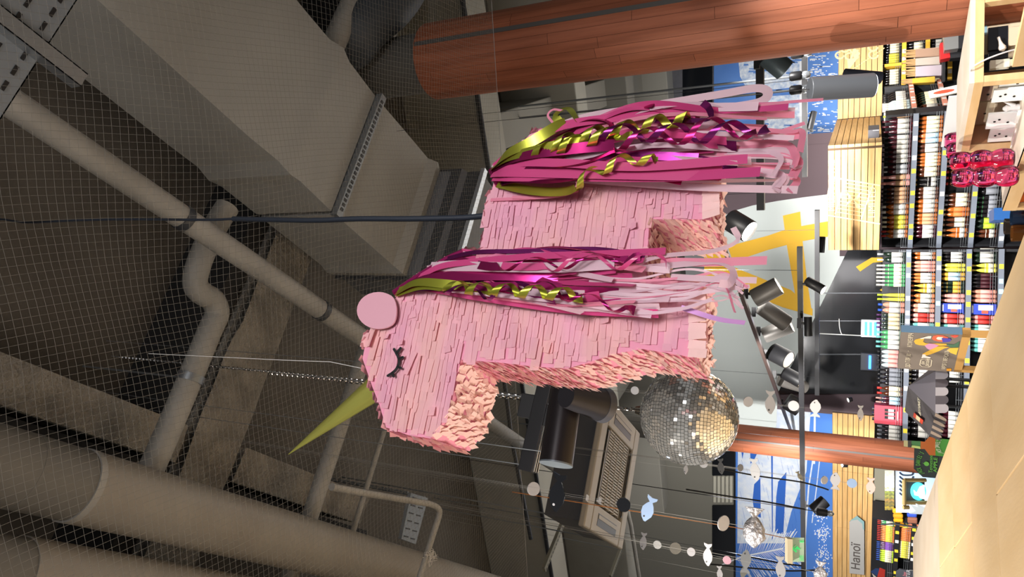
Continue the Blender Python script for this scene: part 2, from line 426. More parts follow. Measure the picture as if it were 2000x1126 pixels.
profile_box(mb, [(-3, 5.0, 0), (aS-.75, 5.0, 0), (aS-.55, 4.99, .005), (aS-.45, 4.97, -.02), (aS-.36, 4.985, 0), (aS-.06, 5.0, .0)])
mb.build('near_section', DUCT, t)
mb = MB(); profile_box(mb, [(aS-.02, 5.0, 0), (aS+.3, 4.99, .0), (aE-.2, 4.985, .0), (aE-.12, 4.95, -.02), (aE-.05, 4.97, 0)])
mb.build('far_section', DUCT, t)
mb = MB(); profile_box(mb, [(aE-.05, 4.93, .01), (aE-.02, 4.86, .0), (aE-.03, 4.8, -.02), (aE+.02, 4.74, 0), (aE, 4.66, -.01), (aE+.03, zd, .02), (aE+.3, zd, .02)])
mb.build('drop_box', DUCTD, t)
mb = MB(); mb.obox(G(aS-.055, b0-.02, 4.955), AX*.05, BX*(b1-b0+.04), UP*.045)
mb.cur = 1
for k in range(26): mb.cbox(G(aS-.03, b0+.03+k*(b1-b0-.06)/25, 4.954), AX*.022, BX*.018, UP*.004)
mb.build('perforated_strap', [GRYM, BLK], t)
mb = MB(); p, q = G(aE-.02, b0-.02, zd-.015), G(aE-.02, b1+.02, zd-.015); mb.obox(p, q-p, AX*.045, UP*.03); mb.build('edge_angle', mat('bright_steel', '#b8c0c8', .35, .6), t)
# pipes
def pipe(name, label, pts, r, m=PIPE, cat='pipe', seg=14, group=None):
    mb = MB(); mb.tube(pts, r, seg); return tag(mb.build(name, m, smooth=True), label, cat, group)
pp = [at_z(30, 206, 5.05), at_z(715, 664, 5.05)]; dd = (pp[1]-pp[0]).normalized()
t = pipe('drain_pipe', 'long straight grey pipe passing diagonally behind the unicorn ear', [pp[0]-dd*2, pp[0], pp[1], pp[1]+dd*3.5], .058)
for f_ in (.35, .8):
    mb = MB(); c = pp[0].lerp(pp[1], f_); mb.tube([c-dd*.02, c+dd*.02], .062, 16); mb.build('pipe_collar', DKG, t, True)
pts = [at_z(x, y, 5.38) for x, y in ((262, 985), (300, 905), (350, 790), (408, 650), (424, 612), (415, 585), (394, 572), (382, 556), (384, 530), (398, 490), (422, 440), (444, 404))]
t = pipe('drain_pipe', 'grey drain pipe with a swan-neck bend above the unicorn horn', curve(pts, 6), .064)
mb = MB(); c = at_z(372, 738, 5.38); e = (pts[3]-pts[2]).normalized(); mb.tube([c-e*.02, c+e*.02], .072, 16); mb.build('pipe_clip', GRYM, t, True)
mb = MB(); mb.tube([c+UP*.06, c+UP*.92], .006, 6); mb.build('hanger_rod', GRYM, t)
a, b = at_z(607, 1003, 5.4), at_z(728, 640, 5.4); e = (b-a).normalized()
pipe('drain_pipe', 'straight grey pipe crossing behind the horn tip to the round duct', [a-e*.5, a, b, b+e*.9], .056)
a, b = at_z(694, 1022, 5.5), at_z(750, 840, 5.5); e = (b-a).normalized()
pipe('conduit_pipe', 'thin grey conduit beside the straight pipe behind the unicorn muzzle', [a-e*.3, a, b, b+e*2], .021)
pts = [at_z(x, y, 4.55) for x, y in ((648, 950), (700, 960), (838, 983), (853, 990), (858, 1003), (845, 1045), (820, 1126), (800, 1200))]
t = pipe('conduit_pipe', 'thin bent conduit with an elbow in front of the fat round duct', pts[:2]+curve(pts[2:6], 6)+pts[6:], .019)
mb = MB()
c = at_z(835, 1085, 4.55)
for k in range(26):
    q = [c + V((R.gauss(0, .025), R.gauss(0, .025), R.gauss(-.01, .02))) for _ in range(4)]; mb.tube(curve(q, 4), .0015, 4)
tag(mb.build('twine_knot', flat('#d0ccc4')), 'tangle of white twine tying the net to the bent conduit', 'twine')
pts = [at_z(x, y, 5.3) for x, y in ((600, 180), (650, 90), (700, -20))]
pipe('drain_pipe', 'short pale pipe behind the square duct near the wooden column', [pts[0]+(pts[0]-pts[1])*1, pts[1], pts[2], pts[2]+(pts[2]-pts[1])*2], .075)
pts = [at_z(x, y, 5.75) for x, y in ((600, 55), (690, 90), (760, 10), (800, -60))]
t = pipe('round_air_duct', 'dark round duct elbow beside the top of the wooden column', curve([at_z(820, -80, 5.2), at_z(770, 0, 5.2), at_z(718, 45, 5.25), at_z(690, 80, 5.35), at_z(670, 100, 5.6)], 6), .17, mat('dark_duct', '#33383d', .6, col2='#3a3f44'), 'duct', 24)
# cable trays
tm = mat('galvanised_tray', '#7f868c', .5, .35)
a1 = max(ab(at_z(97, 77, 4.6))[0], ab(at_z(0, 235, 4.6))[0]); b_r = ab(at_z(144, 0, 4.6))[1]
t = thing('cable_tray', 'perforated metal cable tray in the dark ceiling corner over the square duct', 'cable tray', G(a1-.15, .6, 4.6))
mb = MB(); mb.obox(G(a1-.36, -1.5, 4.6), AX*.36, BX*4.5, UP*.004)
for a in (a1-.36, a1-.004): mb.obox(G(a, -1.5, 4.6), AX*.004, BX*4.5, UP*.06)
mb.cur = 1
for k in range(70):
    for j in range(5):
        mb.cbox(G(a1-.04-j*.07, -1.4+k*.062+(.03 if j % 2 else 0), 4.5985), AX*.012, BX*.034, UP*.003)
mb.build('perforated_base', [tm, BLK], t)
mb = MB(); c = at_z(78, 88, 4.55); a, b = ab(c)
for off in (-.025, .025): mb.obox(G(a-.3, b+off-.002, 4.55), AX*.46, BX*.004, UP*.05)
mb.obox(G(a-.3, b-.027, 4.55), AX*.46, BX*.054, UP*.004)
mb.build('strut_channel', GRYM, t)
mb = MB()
for k in range(5): mb.tube(curve([G(a1-.3+.03*k, -1.4+q*.8, 4.625+R.uniform(0, .02)) for q in range(6)], 5), .008, 6)
mb.build('blue_cable', flat('#2d4f8c'), t)
t = thing('cable_tray', 'pale perforated tray upright standing between duct and bent conduit', 'cable tray', at_z(810, 1010, 5.3))
q = [at_z(x, y, 5.3) for x, y in ((803, 962), (836, 972), (812, 1062), (784, 1052))]
mb = MB(); mb.prism(q, UP*.03); mb.cur = 1
for k in range(6):
    for j in (.25, .7):
        c = q[0].lerp(q[3], (k+.5)/6).lerp(q[1].lerp(q[2], (k+.5)/6), j); mb.cbox(c-UP*.002, (q[1]-q[0])*.25, (q[3]-q[0])*.03, UP*.003)
mb.build('perforated_plate', [tm, BLK], t)
mb = MB(); mb.tube([q[0]+UP*.03, V((q[0].x, q[0].y, 6.3))], .008, 6); mb.tube([q[1]+UP*.03, V((q[1].x, q[1].y, 6.3))], .008, 6); mb.build('hanger_rod', GRYM, t)

# ------------------------------------------------------------------ bird net
E1, E2 = at_z(966, 100, 4.0), at_z(1030, 1120, 4.0)
ne = (E1-E2).normalized(); nn = V((ne.y, -ne.x, 0)); nn = nn if nn.y < 0 else -nn
o0 = E2 - ne*1.2; Lw = (E1-E2).length+2.2; Ld = 3.6; s_ = .021
mb = MB()
def npt(u, w):
    p = o0 + ne*u + nn*w
    p = p + (ne*mnoise.noise(p*1.3)+nn*mnoise.noise(p*1.3+V((5, 3, 1))))*.05*min(1, w*3)
    k = mnoise.noise(V((u*.6, w*.6, 1)))*.12 + mnoise.noise(V((u*1.9, w*1.9, 7)))*.05
    p.z = 4.0 + k*min(1, w*2.5); return p
def fine(pts, r, mb):
    vs = []; n = len(pts)
    t_ = (pts[-1]-pts[0]).normalized(); u_ = t_.orthogonal().normalized(); w_ = t_.cross(u_)
    for p in pts:
        for k in range(3): vs.append(p + (u_*math.cos(2.094*k)+w_*math.sin(2.094*k))*r)
    mb.add(vs, [[i*3+k, i*3+(k+1) % 3, i*3+3+(k+1) % 3, i*3+3+k] for i in range(n-1) for k in range(3)])
u = 0
while u <= Lw: fine([npt(u, w*.09) for w in range(int(Ld/.09)+1)], .00045, mb); u += s_
w = 0
while w <= Ld: fine([npt(i*.09, w) for i in range(int(Lw/.09)+1)], .00045, mb); w += s_
mb.cur = 0
net = mb.build('bird_net', mat('net_twine', '#6b6963', .9)); tag(net, 'fine mesh bird net stretched under the ceiling ducts', 'net')
net['kind'] = 'stuff'
mb = MB(); mb.tube([npt(i*.09, 0) for i in range(int(Lw/.09)+1)], .0016, 5); mb.build('edge_cord', flat('#8a8a8a'), net)

# ------------------------------------------------------------------ wooden columns
def wood(name, c1, c2, st, isl=.12, ns=3, rough=.45): return mat(name, c1, rough, isl=isl, col2=c2, ns=ns, stretch=st)
PW = wood('column_wood', '#95573c', '#7d452c', (9, 9, .6), .11, 2.5, .6)
def column(name, label, c, r, z0, z1, seam_ang, ncol=26, ext=None):
    t = thing(name, label, 'column', (c.x, c.y, z0))
    mb = MB(); rnd = random.Random(3)
    for k in range(ncol):
        a0 = 2*PI*k/ncol; a1 = 2*PI*(k+1)/ncol; z = z0 - rnd.random()*1.2
        while z < z1:
            l = rnd.uniform(.7, 1.9); za, zb = max(z, z0), min(z+l, z1); z += l
            if zb <= za: continue
            g = .0007/r; n = 3; vs = []
            for i in range(n+1):
                a = a0+g + (a1-a0-2*g)*i/n
                for zz in (za+.001, zb-.001): vs.append(V((c.x+r*math.cos(a), c.y+r*math.sin(a), zz)))
            mb.add(vs, [[2*i, 2*i+2, 2*i+3, 2*i+1] for i in range(n)])
    mb.build('wood_cladding', PW, t)
    mb = MB(); mb.cyl((c.x, c.y, z0), (c.x, c.y, z1-.002), r*.985, seg=40); mb.build('core', mat('column_core', '#3a1c10', .8), t, True)
    mb = MB()
    for a in (seam_ang, seam_ang+PI):
        d = V((math.cos(a), math.sin(a), 0)); e = V((-d.y, d.x, 0)); mb.obox(V((c.x, c.y, z0))+d*(r*.97)-e*r*.055, e*r*.11, d*r*.045, UP*(z1-z0-.01))
    mb.build('metal_seam_strip', mat('seam_metal', '#5c5a58', .5, .4), t)
    if ext:
        mb = MB(); mb.cyl((c.x, c.y, z1-.01), (c.x, c.y, 6.3), r*ext, seg=32); mb.build('bare_shaft', mat('grey_shaft', '#55534e', .7), t, True)
    return t
p = at_Y(870, 117, 4.1); dpt = (p-CC).dot(CF)
rr = 144/2/1370*dpt*1.0
c1 = V((p.x, p.y, 0)); zt1 = at_Y(806, 110, 4.1-rr).z
dirc = V((-c1.x, -c1.y, 0)).normalized(); ang0 = math.atan2(dirc.y, dirc.x)
column('wooden_column', 'large round column clad in reddish wood strips, in front of the store', c1, rr, 0, zt1, ang0+.52, 26, .8)
p2 = at_Y(1600, 872, 9.4); dpt2 = (p2-CC).dot(CF); r2 = 56/2/1370*dpt2
c2_ = V((p2.x, p2.y, 0)); d_ = V((-c2_.x, -c2_.y, 0)).normalized()
column('wooden_column', 'distant wooden column rising behind the mirror ball at the shelf end', c2_, r2, 0, 4.4, math.atan2(d_.y, d_.x)-.12, 18, .8)
# ================================================================== UNICORN PINATA
ua = math.radians(20)
ue = V((math.cos(ua), math.sin(ua), 0))       # towards the tail (right, away)
un = V((math.sin(ua), -math.cos(ua), 0))      # towards the viewer
UP0 = at_d(1050, 520, 1.42)
TH = .165
def UP3(x, y, off=0): return at_pl(x, y, UP0+un*off, un)
def st_(p): q = p-UP0; return (q.dot(ue), q.z)
def from_st(s, h, off=0): return UP0 + ue*s + UP*h + un*off
OUT = [(776, 578), (900, 492), (943, 488), (946, 430), (956, 388), (966, 350), (985, 315), (1035, 262), (1080, 246), (1200, 255), (1300, 268), (1384, 285),
       (1382, 360), (1388, 428), (1330, 428), (1268, 428), (1266, 470), (1262, 545), (1300, 548), (1362, 548), (1356, 640), (1351, 697),
       (1310, 690), (1255, 681), (1205, 690), (1163, 703), (1110, 719), (1049, 716), (980, 708), (900, 702), (893, 735), (877, 809), (841, 855),
       (800, 850), (754, 834), (741, 790), (728, 757), (708, 700), (714, 668), (722, 644), (745, 610)]
OS = [st_(UP3(x, y)) for x, y in OUT]
def inside(s, h):
    r = False; n = len(OS)
    for i in range(n):
        (x1, y1), (x2, y2) = OS[i], OS[i-1]
        if (y1 > h) != (y2 > h) and s < (x2-x1)*(h-y1)/(y2-y1)+x1: r = not r
    return r
TISS = mat('pink_tissue', '#e3a3ba', .75, isl=.05, thin=.15, col2='#e9b3b3', ns=5, stretch=(1, 1, 2.2)); TISSP = mat('pink_tissue_lit_edge', '#fcdcd6', .75, isl=.04, thin=.25)  # edge tissue paler: warm light from below put into its colour
zb = min(h for s, h in OS)+UP0.z
uni = thing('unicorn_pinata', 'pink tissue-fringed unicorn pinata hanging in the foreground with ribbon mane', 'pinata', UP0 + V((0, 0, zb-UP0.z)))
mb = MB(); mb.prism([from_st(s, h) for s, h in OS], -un*TH); mb.build('body', mat('pink_card', '#dd93ab', .8), uni)
# fringe on the side face
def flap(mb, p, w, d, n, t, ln, out, jit=.25):
    """p top centre, w width dir, d down dir, n outward, ln length, out flare"""
    a = R.uniform(-jit, jit); d2_ = (d*math.cos(a)+w*math.sin(a)); w2 = (w*math.cos(a)-d*math.sin(a))
    o1 = out*R.uniform(.1, .6); o2 = out*R.uniform(.5, 1.5); k = R.uniform(-.3, .3)
    q = p + n*.001
    vs = [q-w2*t/2, q+w2*t/2,
          q-w2*t/2+d2_*ln*.5+n*(o1+k*out*.4), q+w2*t/2+d2_*ln*.5+n*(o1-k*out*.4),
          q-w2*t*.5+d2_*ln+n*(o2+k*out), q+w2*t*.48+d2_*ln*R.uniform(.85, 1.05)+n*(o2-k*out)]
    mb.add(vs, [[0, 1, 3, 2], [2, 3, 5, 4]])
mb = MB()
smin = min(s for s, h in OS); smax = max(s for s, h in OS); hmin = min(h for s, h in OS); hmax = max(h for s, h in OS)
h = hmin + .004; row = 0
while h < hmax:
    s = smin + R.uniform(0, .02); jog = R.uniform(-.002, .002)
    while s < smax:
        w = R.choice((.012, .016, .024, .036, .05)) * R.uniform(.8, 1.2)
        if inside(s+w*.15, h) and inside(s+w*.85, h-.004):
            hh = h+jog+mnoise.noise(V((s*8, h*30, 0)))*.004
            big = R.random() < .07
            flap(mb, from_st(s+w/2, hh+.010), ue, -UP, un, w*1.04, R.uniform(.016, .022)*(1.25 if big else 1), R.uniform(.001, .0036)*(2.5 if big else 1), .04 if not big else .25)
        s += w
    h += .0125; row += 1
mb.build('side_fringe', TISS, uni)
# fringe of the thickness faces
mb = MB(); mbb = MB()
n_ = len(OS)
area = sum(OS[i][0]*OS[(i+1) % n_][1]-OS[(i+1) % n_][0]*OS[i][1] for i in range(n_))
for i in range(n_):
    (s1, h1), (s2, h2) = OS[i], OS[(i+1) % n_]
    L_ = math.hypot(s2-s1, h2-h1); tx, tz = (s2-s1)/L_, (h2-h1)/L_
    nx, nz = (tz, -tx) if area > 0 else (-tz, tx)
    N3 = ue*nx + UP*nz; T3 = ue*tx + UP*tz
    vis = N3.dot(CC-from_st((s1+s2)/2, (h1+h2)/2, -TH/2)) > 0
    nl = max(1, int(L_/.0125)); nt_ = int(TH/.016)
    for a in range(nl):
        for b in range(nt_):
            f_ = (a+R.random())/nl; g = (b+R.uniform(.2, .8))/nt_*TH
            p = from_st(s1+(s2-s1)*f_, h1+(h2-h1)*f_, -g)
            dn = (-UP - N3*(-UP.dot(N3)))
            if dn.length < .3: dn = T3*R.choice((-1, 1))
            dn.normalize()
            flap(mb if vis else mbb, p, un, (dn + N3*R.uniform(.0, .4)).normalized(), N3, R.uniform(.018, .034), R.uniform(.012, .017), R.uniform(.001, .005), .35)
mb.build('edge_fringe', TISSP, uni)
mbb.build('back_fringe', TISS, uni)
# leg soles: paper flaps, light from below put into the paler colour
for (x0, x1, y0, y1) in ((1383, 1386, 290, 428), (1356, 1360, 548, 697)):
    mb = MB()
    for k in range(9):
        f_ = (k+.5)/9; y = y0+(y1-y0)*f_
        for g in (-.006, .03, .07, .11):
            p = UP3((x0+x1)/2, y, -g); w = abs((UP3(x0, y0)-UP3(x0, y1)).length)/9
            flap(mb, p+V((0, 0, .012 if g < 0 else .004)), ue, (un*(.15 if g < 0 else .7)-UP*.8).normalized(), un if g < 0 else -UP, w*1.02, .034, .003, .12)
    mb.build('sole_fringe', mat('lit_sole_tissue', '#f6d0cd', .75, isl=.04, thin=.2), uni)
# ear
mb = MB(); pts = []
for k in range(28):
    a = 2*PI*k/28; x, y = 741+42*math.cos(a), 607+36*math.sin(a)
    if x > 770: x = 770+(x-770)*.5
    pts.append(UP3(x, y, .012))
mb.prism(pts, un*.004); mb.build('ear', mat('ear_card', '#cd98a6', .7), uni)
# horn
tip = UP3(551, 896, -TH*.5); bc = UP3(730, 760, -TH*.5)
bu = (UP3(718, 742, -TH*.5)-UP3(739, 777, -TH*.5)).length/2
ax = (tip-bc).normalized(); u_ = un - ax*un.dot(ax); u_.normalize(); w_ = ax.cross(u_); vs = []; fs = []
NS, NT = 30, 14
for i in range(NT+1):
    t_ = i/NT
    for k in range(NS):
        a = 2*PI*k/NS; r = bu*1.02*(1-t_)+.0008
        r *= 1+.035*mnoise.noise(V((math.cos(a)*2.2, math.sin(a)*2.2, t_*.8)))*2 + .012*mnoise.noise(V((math.cos(a)*9, math.sin(a)*9, t_*6)))
        vs.append(bc-ax*.02 + ax*(tip-bc).length*t_*1.0 + (u_*math.cos(a)+w_*math.sin(a))*r)
for i in range(NT):
    for k in range(NS): fs.append([i*NS+k, i*NS+(k+1) % NS, (i+1)*NS+(k+1) % NS, (i+1)*NS+k])
mb = MB(); mb.add(vs, fs); GOLD = mat('gold_green_foil', '#c9cc4a', .16, 1, col2='#a3a834', ns=8)
mb.build('horn', mat('horn_foil', '#dcdb70', .28, .85), uni, True)
# sleeping eye
mb = MB()
def stroke(pts, r):
    q = curve([UP3(x, y, .0125) for x, y in pts], 5)
    for a, b in zip(q, q[1:]):
        d = (b-a).normalized(); w = d.cross(un).normalized()*r; mb.prism([a-w-d*r*.3, a+w-d*r*.3, b+w+d*r*.3, b-w+d*r*.3], -un*.003)
    for c in (q[0], q[-1]):
        mb.prism([c + (ue*math.cos(2*PI*k/10)+UP*math.sin(2*PI*k/10))*r for k in range(10)], -un*.003)
stroke([(769, 681), (776, 694), (779, 706), (774, 719), (766, 727), (757, 733)], .0026)
for s in ([(774, 689), (782, 679)], [(778, 700), (786, 697)], [(776, 715), (782, 718)], [(766, 727), (768, 734)]): stroke(s, .0026)
mb.build('closed_eye', BLK, uni)
# ribbons ------------------------------------------------------------
RC = {'lil': mat('lilac_ribbon', '#dba3e0', .35, .3), 'mag': mat('magenta_foil', '#b52f74', .28, .9), 'hot': mat('hot_pink_ribbon', '#b83f74', .4, 0, coat=.2), 'wht': mat('white_ribbon', '#e0c3cf', .4, 0, thin=.35),
      'pnk': mat('pale_pink_ribbon', '#e58fa8', .4, 0, thin=.3), 'grn': mat('green_gold_foil', '#b4b845', .34, .85), 'vio': mat('violet_foil', '#8a2f78', .25, .9)}
def smooth(a, b, x):
    t_ = min(1, max(0, (x-a)/(b-a) if b != a else 1)); return t_*t_*(3-2*t_)
def ribbon(name, pts, w, m, parent, off=.02, tw0=0, tw1=0, curl=None, n=None, seed=None):
    """pts: (x, y[, off]) picture points on planes in front of the side; curl=(t0, t1, radius, turns)"""
    P = curve([UP3(p[0], p[1], (p[2] if len(p) > 2 else off)) for p in pts], 10)
    # resample
    d = [0]
    for a, b in zip(P, P[1:]): d.append(d[-1]+(b-a).length)
    N = n or max(24, int(d[-1]/.006)); 
    if curl: N = max(N, int(curl[3]*22/(max(.05, curl[1]-curl[0]))))
    vs = []; j = 0
    for i in range(N+1):
        t_ = i/N; s = t_*d[-1]
        while j < len(d)-2 and d[j+1] < s: j += 1
        f_ = (s-d[j])/max(1e-9, d[j+1]-d[j]); p = P[j].lerp(P[j+1], f_)
        T = (P[j+1]-P[j]).normalized(); B = T.cross(un).normalized(); Nn = B.cross(T)
        ang = tw0+(tw1-tw0)*t_
        W = B*math.cos(ang)+Nn*math.sin(ang)
        if curl:
            k = smooth(curl[0]-.04, curl[0]+.04, t_)*(1-smooth(curl[1], curl[1]+.03, t_) if curl[1] < 1 else 1)
            ph = 2*PI*curl[3]*(t_-curl[0])/(curl[1]-curl[0])
            rad = curl[2]*k
            p = p + (Nn*(1-math.cos(ph)) + B*math.sin(ph))*rad
            W = (W*(1-k) + T*k*.93 + (Nn*math.sin(ph)*.0+B*math.cos(ph))*k*.3).normalized()
        vs += [p-W*w/2, p+W*w/2]
    fs = [[2*i, 2*i+1, 2*i+3, 2*i+2] for i in range(N)]
    mb = MB(); mb.add(vs, fs); return mb.build(name, m, parent, True)
mane = MB()
mane_root = None
mb = MB(); mb.tube(curve([UP3(x, y, .004) for x, y in ((770, 572), (810, 545), (870, 508), (905, 492))], 6), .008, 8)
mane_root = mb.build('mane', MATS['magenta_foil'], uni, True)
mb = MB(); mb.tube(curve([UP3(x, y, .004) for x, y in ((962, 332), (968, 345), (975, 360))], 6), .01, 8)
tail_root = mb.build('tail', MATS['magenta_foil'], uni, True)
RB = 'ribbon'
def rb(root, pts, w, c, **k): return ribbon(RB, pts, w/945., RC[c], root, **k)
def crest(t_): return (770+135*t_, 571-80*t_ - 8*math.sin(PI*t_))
# mane: random fill below, then the ribbons one can follow
fills = ['hot', 'mag', 'wht', 'hot', 'pnk', 'wht', 'mag', 'vio', 'wht', 'hot']
for k in range(30):
    t_ = R.random(); x0, y0 = crest(t_); c = fills[k % 10]
    f_ = k/29; ye = 487+R.uniform(0, 118)
    xe = {'hot': R.uniform(1090, 1330), 'mag': R.uniform(1050, 1240), 'vio': R.uniform(1020, 1200), 'wht': R.uniform(1130, 1340), 'pnk': R.uniform(1150, 1320)}[c]
    ym = y0*.35+ye*.65 - 4
    rb(mane_root, [(x0, y0, .006), (x0+70, (y0+ym)/2, .02), (940+R.uniform(-10, 10), ym, .02+R.random()*.012), ((940+xe)/2, ye+R.uniform(-8, 8), .02+R.random()*.015), (xe, ye+R.uniform(-12, 22), .03+R.random()*.02)],
       R.uniform(9, 18), c, tw0=R.uniform(-.4, .4), tw1=R.uniform(-1.2, 1.2))
rb(mane_root, [(780, 566, .008), (830, 545, .03), (900, 538, .034), (1010, 537, .036), (1090, 545, .03)], 22, 'mag', tw0=.3, tw1=-.2)
rb(mane_root, [(815, 543, .01), (860, 520, .03), (930, 510, .04), (1040, 500, .04), (1180, 495, .04), (1300, 490, .04)], 15, 'hot', tw0=.2, tw1=.2)
rb(mane_root, [(870, 505, .01), (930, 492, .03), (1030, 490, .03), (1160, 486, .03), (1260, 500, .04)], 9, 'vio')
rb(mane_root, [(850, 515, .01), (920, 512, .035), (1050, 520, .042), (1200, 522, .04), (1290, 500, .035), (1390, 490, .035), (1440, 470, .05), (1432, 444, .06)], 11, 'wht', tw0=.1, tw1=.5)
rb(mane_root, [(840, 520, .01), (920, 520, .04), (1080, 522, .05), (1200, 515, .045)], 20, 'wht')
rb(mane_root, [(880, 505, .012), (960, 520, .05), (1080, 518, .055), (1190, 512, .05), (1250, 500, .05)], 17, 'mag', curl=(.35, .95, .012, 2.2))
rb(mane_root, [(900, 500, .012), (1000, 520, .05), (1200, 515, .05), (1300, 522, .05)], 15, 'hot', curl=(.5, .98, .017, 1.8))
rb(mane_root, [(775, 570, .01), (830, 556, .03), (900, 565, .045), (980, 570, .055), (1060, 575, .05), (1140, 582, .045)], 20, 'grn', curl=(.33, .98, .013, 5.2))
rb(mane_root, [(773, 572, .008), (810, 552, .03), (860, 553, .04), (930, 563, .04), (965, 570, .045)], 18, 'grn', tw0=.5, tw1=-.6)
rb(mane_root, [(780, 568, .01), (850, 560, .035), (930, 575, .045), (1000, 575, .045)], 14, 'vio', curl=(.45, .98, .014, 1.6))
rb(mane_root, [(790, 560, .01), (900, 560, .04), (1040, 560, .05), (1110, 580, .055), (1165, 592, .055), (1240, 607, .05)], 17, 'mag', curl=(.55, .97, .011, 2.4))
rb(mane_root, [(800, 556, .01), (900, 570, .035), (1100, 590, .04), (1240, 610, .04), (1320, 605, .04), (1390, 585, .05)], 6, 'wht')
for k in range(10):
    y = 540+R.uniform(0, 70)
    rb(mane_root, [(1150, y-6, .03), (1240, y, .035), (1340, y+R.uniform(-20, 10), .03), (1410, y+R.uniform(-30, 0), .03), (1440+R.uniform(-15, 25), y+R.uniform(-25, 35), .05)], R.uniform(4, 7), R.choice(('wht', 'wht', 'pnk')), tw1=R.uniform(-1, 1))
rb(mane_root, [(1290, 510, .03), (1380, 512, .035), (1440, 510, .035), (1498, 508, .04)], 15, 'pnk')
rb(mane_root, [(1310, 540, .03), (1400, 545, .035), (1478, 547, .04)], 11, 'wht')
rb(mane_root, [(1330, 600, .03), (1400, 622, .035), (1455, 630, .04)], 9, 'lil', tw1=.4)
rb(mane_root, [(1240, 525, .03), (1340, 515, .035), (1405, 512, .035), (1432, 530, .04), (1425, 553, .055), (1405, 553, .07)], 13, 'wht', tw1=.8)
# tail
def tl(f_): return (963+12*f_, 328+32*f_)
for k in range(40):
    c = ['hot', 'wht', 'mag', 'hot', 'wht', 'pnk', 'vio', 'wht', 'hot', 'wht'][k % 10]
    x0, y0 = tl(R.random()); ye = 205+R.uniform(0, 150)
    xe = {'hot': R.uniform(1330, 1500), 'mag': R.uniform(1250, 1480), 'vio': R.uniform(1250, 1500), 'wht': R.uniform(1400, 1560), 'pnk': R.uniform(1420, 1560)}[c]
    bow = (330-ye)*.35
    rb(tail_root, [(x0, y0, .004), (1010, y0-(330-ye)*.22-8, .03+R.random()*.02), (1090, y0-(330-ye)*.55-6, .02+R.random()*.04), ((1090+xe)/2, ye+R.uniform(-10, 10), .0+R.random()*.06), (xe, ye+R.uniform(-12, 22), R.random()*.06)],
       R.uniform(9, 20), c, tw0=R.uniform(-.4, .4), tw1=R.uniform(-1.3, 1.3))
rb(tail_root, [(963, 335, .012), (1000, 333, .05), (1120, 335, .06), (1300, 338, .06), (1410, 338, .05)], 28, 'hot')
rb(tail_root, [(964, 345, .012), (1010, 345, .05), (1150, 345, .055), (1300, 345, .055), (1485, 335, .06)], 21, 'hot', tw1=.2)
rb(tail_root, [(963, 330, .01), (1010, 318, .05), (1100, 318, .07), (1250, 325, .07), (1460, 310, .06)], 18, 'hot')
rb(tail_root, [(962, 328, .01), (1010, 290, .045), (1100, 245, .05), (1250, 225, .04), (1400, 214, .03), (1540, 206, .03)], 20, 'hot', tw1=.1)
rb(tail_root, [(1300, 222, .03), (1400, 213, .03), (1530, 200, .03), (1608, 194, .03)], 6, 'pnk')
rb(tail_root, [(962, 330, .01), (1010, 290, .03), (1120, 235, .03), (1250, 210, .02), (1400, 185, .01), (1478, 172, .01), (1500, 182, .015), (1480, 200, .02), (1400, 212, .02), (1330, 216, .02)], 17, 'wht')
rb(tail_root, [(962, 328, .012), (990, 300, .05), (1040, 275, .06), (1085, 248, .055), (1105, 240, .05)], 21, 'grn', tw0=.6, tw1=-.9)
rb(tail_root, [(962, 326, .012), (1000, 305, .05), (1080, 285, .075), (1150, 270, .075)], 20, 'grn', tw0=.4, tw1=-.6)
rb(tail_root, [(975, 320, .012), (1060, 300, .05), (1140, 275, .06), (1250, 255, .055), (1345, 238, .05)], 20, 'grn', curl=(.35, .98, .015, 4.5))
rb(tail_root, [(985, 315, .012), (1090, 295, .06), (1170, 275, .07), (1235, 265, .07)], 20, 'grn', curl=(.3, .95, .014, 3.2))
rb(tail_root, [(972, 358, .012), (1040, 372, .03), (1110, 372, .04), (1160, 345, .06), (1220, 320, .07), (1285, 315, .065)], 19, 'grn', curl=(.55, .96, .012, 2.5))
rb(tail_root, [(1100, 247, .03), (1085, 225, .035), (1110, 212, .04), (1130, 240, .045)], 18, 'grn', tw1=1.2)
rb(tail_root, [(965, 330, .012), (1020, 305, .06), (1120, 290, .075), (1200, 283, .07)], 20, 'mag', tw0=.4, tw1=-.7)
rb(tail_root, [(965, 335, .012), (1030, 322, .055), (1130, 318, .07), (1200, 295, .07), (1240, 285, .065)], 18, 'mag', tw0=-.2, tw1=.8)
rb(tail_root, [(990, 310, .01), (1100, 275, .05), (1220, 270, .06), (1330, 270, .06), (1420, 268, .06), (1500, 250, .06)], 19, 'vio', curl=(.4, .98, .018, 3.2))
rb(tail_root, [(990, 315, .01), (1120, 290, .055), (1260, 282, .065), (1400, 262, .06), (1480, 262, .06)], 18, 'mag', curl=(.5, .98, .02, 2.3))
rb(tail_root, [(1060, 255, .01), (1090, 250, .03), (1150, 232, .045), (1190, 238, .05), (1200, 260, .05)], 22, 'mag', tw0=.2, tw1=1.1)
rb(tail_root, [(1000, 385, .012), (1060, 385, .02), (1110, 378, .035), (1128, 360, .05), (1122, 345, .06)], 7, 'pnk')
rb(tail_root, [(958, 390, .006), (1000, 388, .01), (1060, 385, .015), (1130, 372, .03)], 7, 'pnk')
for k in range(9):
    y = 215+R.uniform(0, 140); x = 1480+R.uniform(0, 60)
    rb(tail_root, [(1330, y+8, .02), (1420, y, .03), (x, y+R.uniform(-6, 12), .03), (x+30, y+R.uniform(5, 25), .04), (x+R.uniform(10, 28), y+R.uniform(28, 48), .06)], R.uniform(9, 15), R.choice(('wht', 'wht', 'pnk')), tw1=R.uniform(-1, 1))
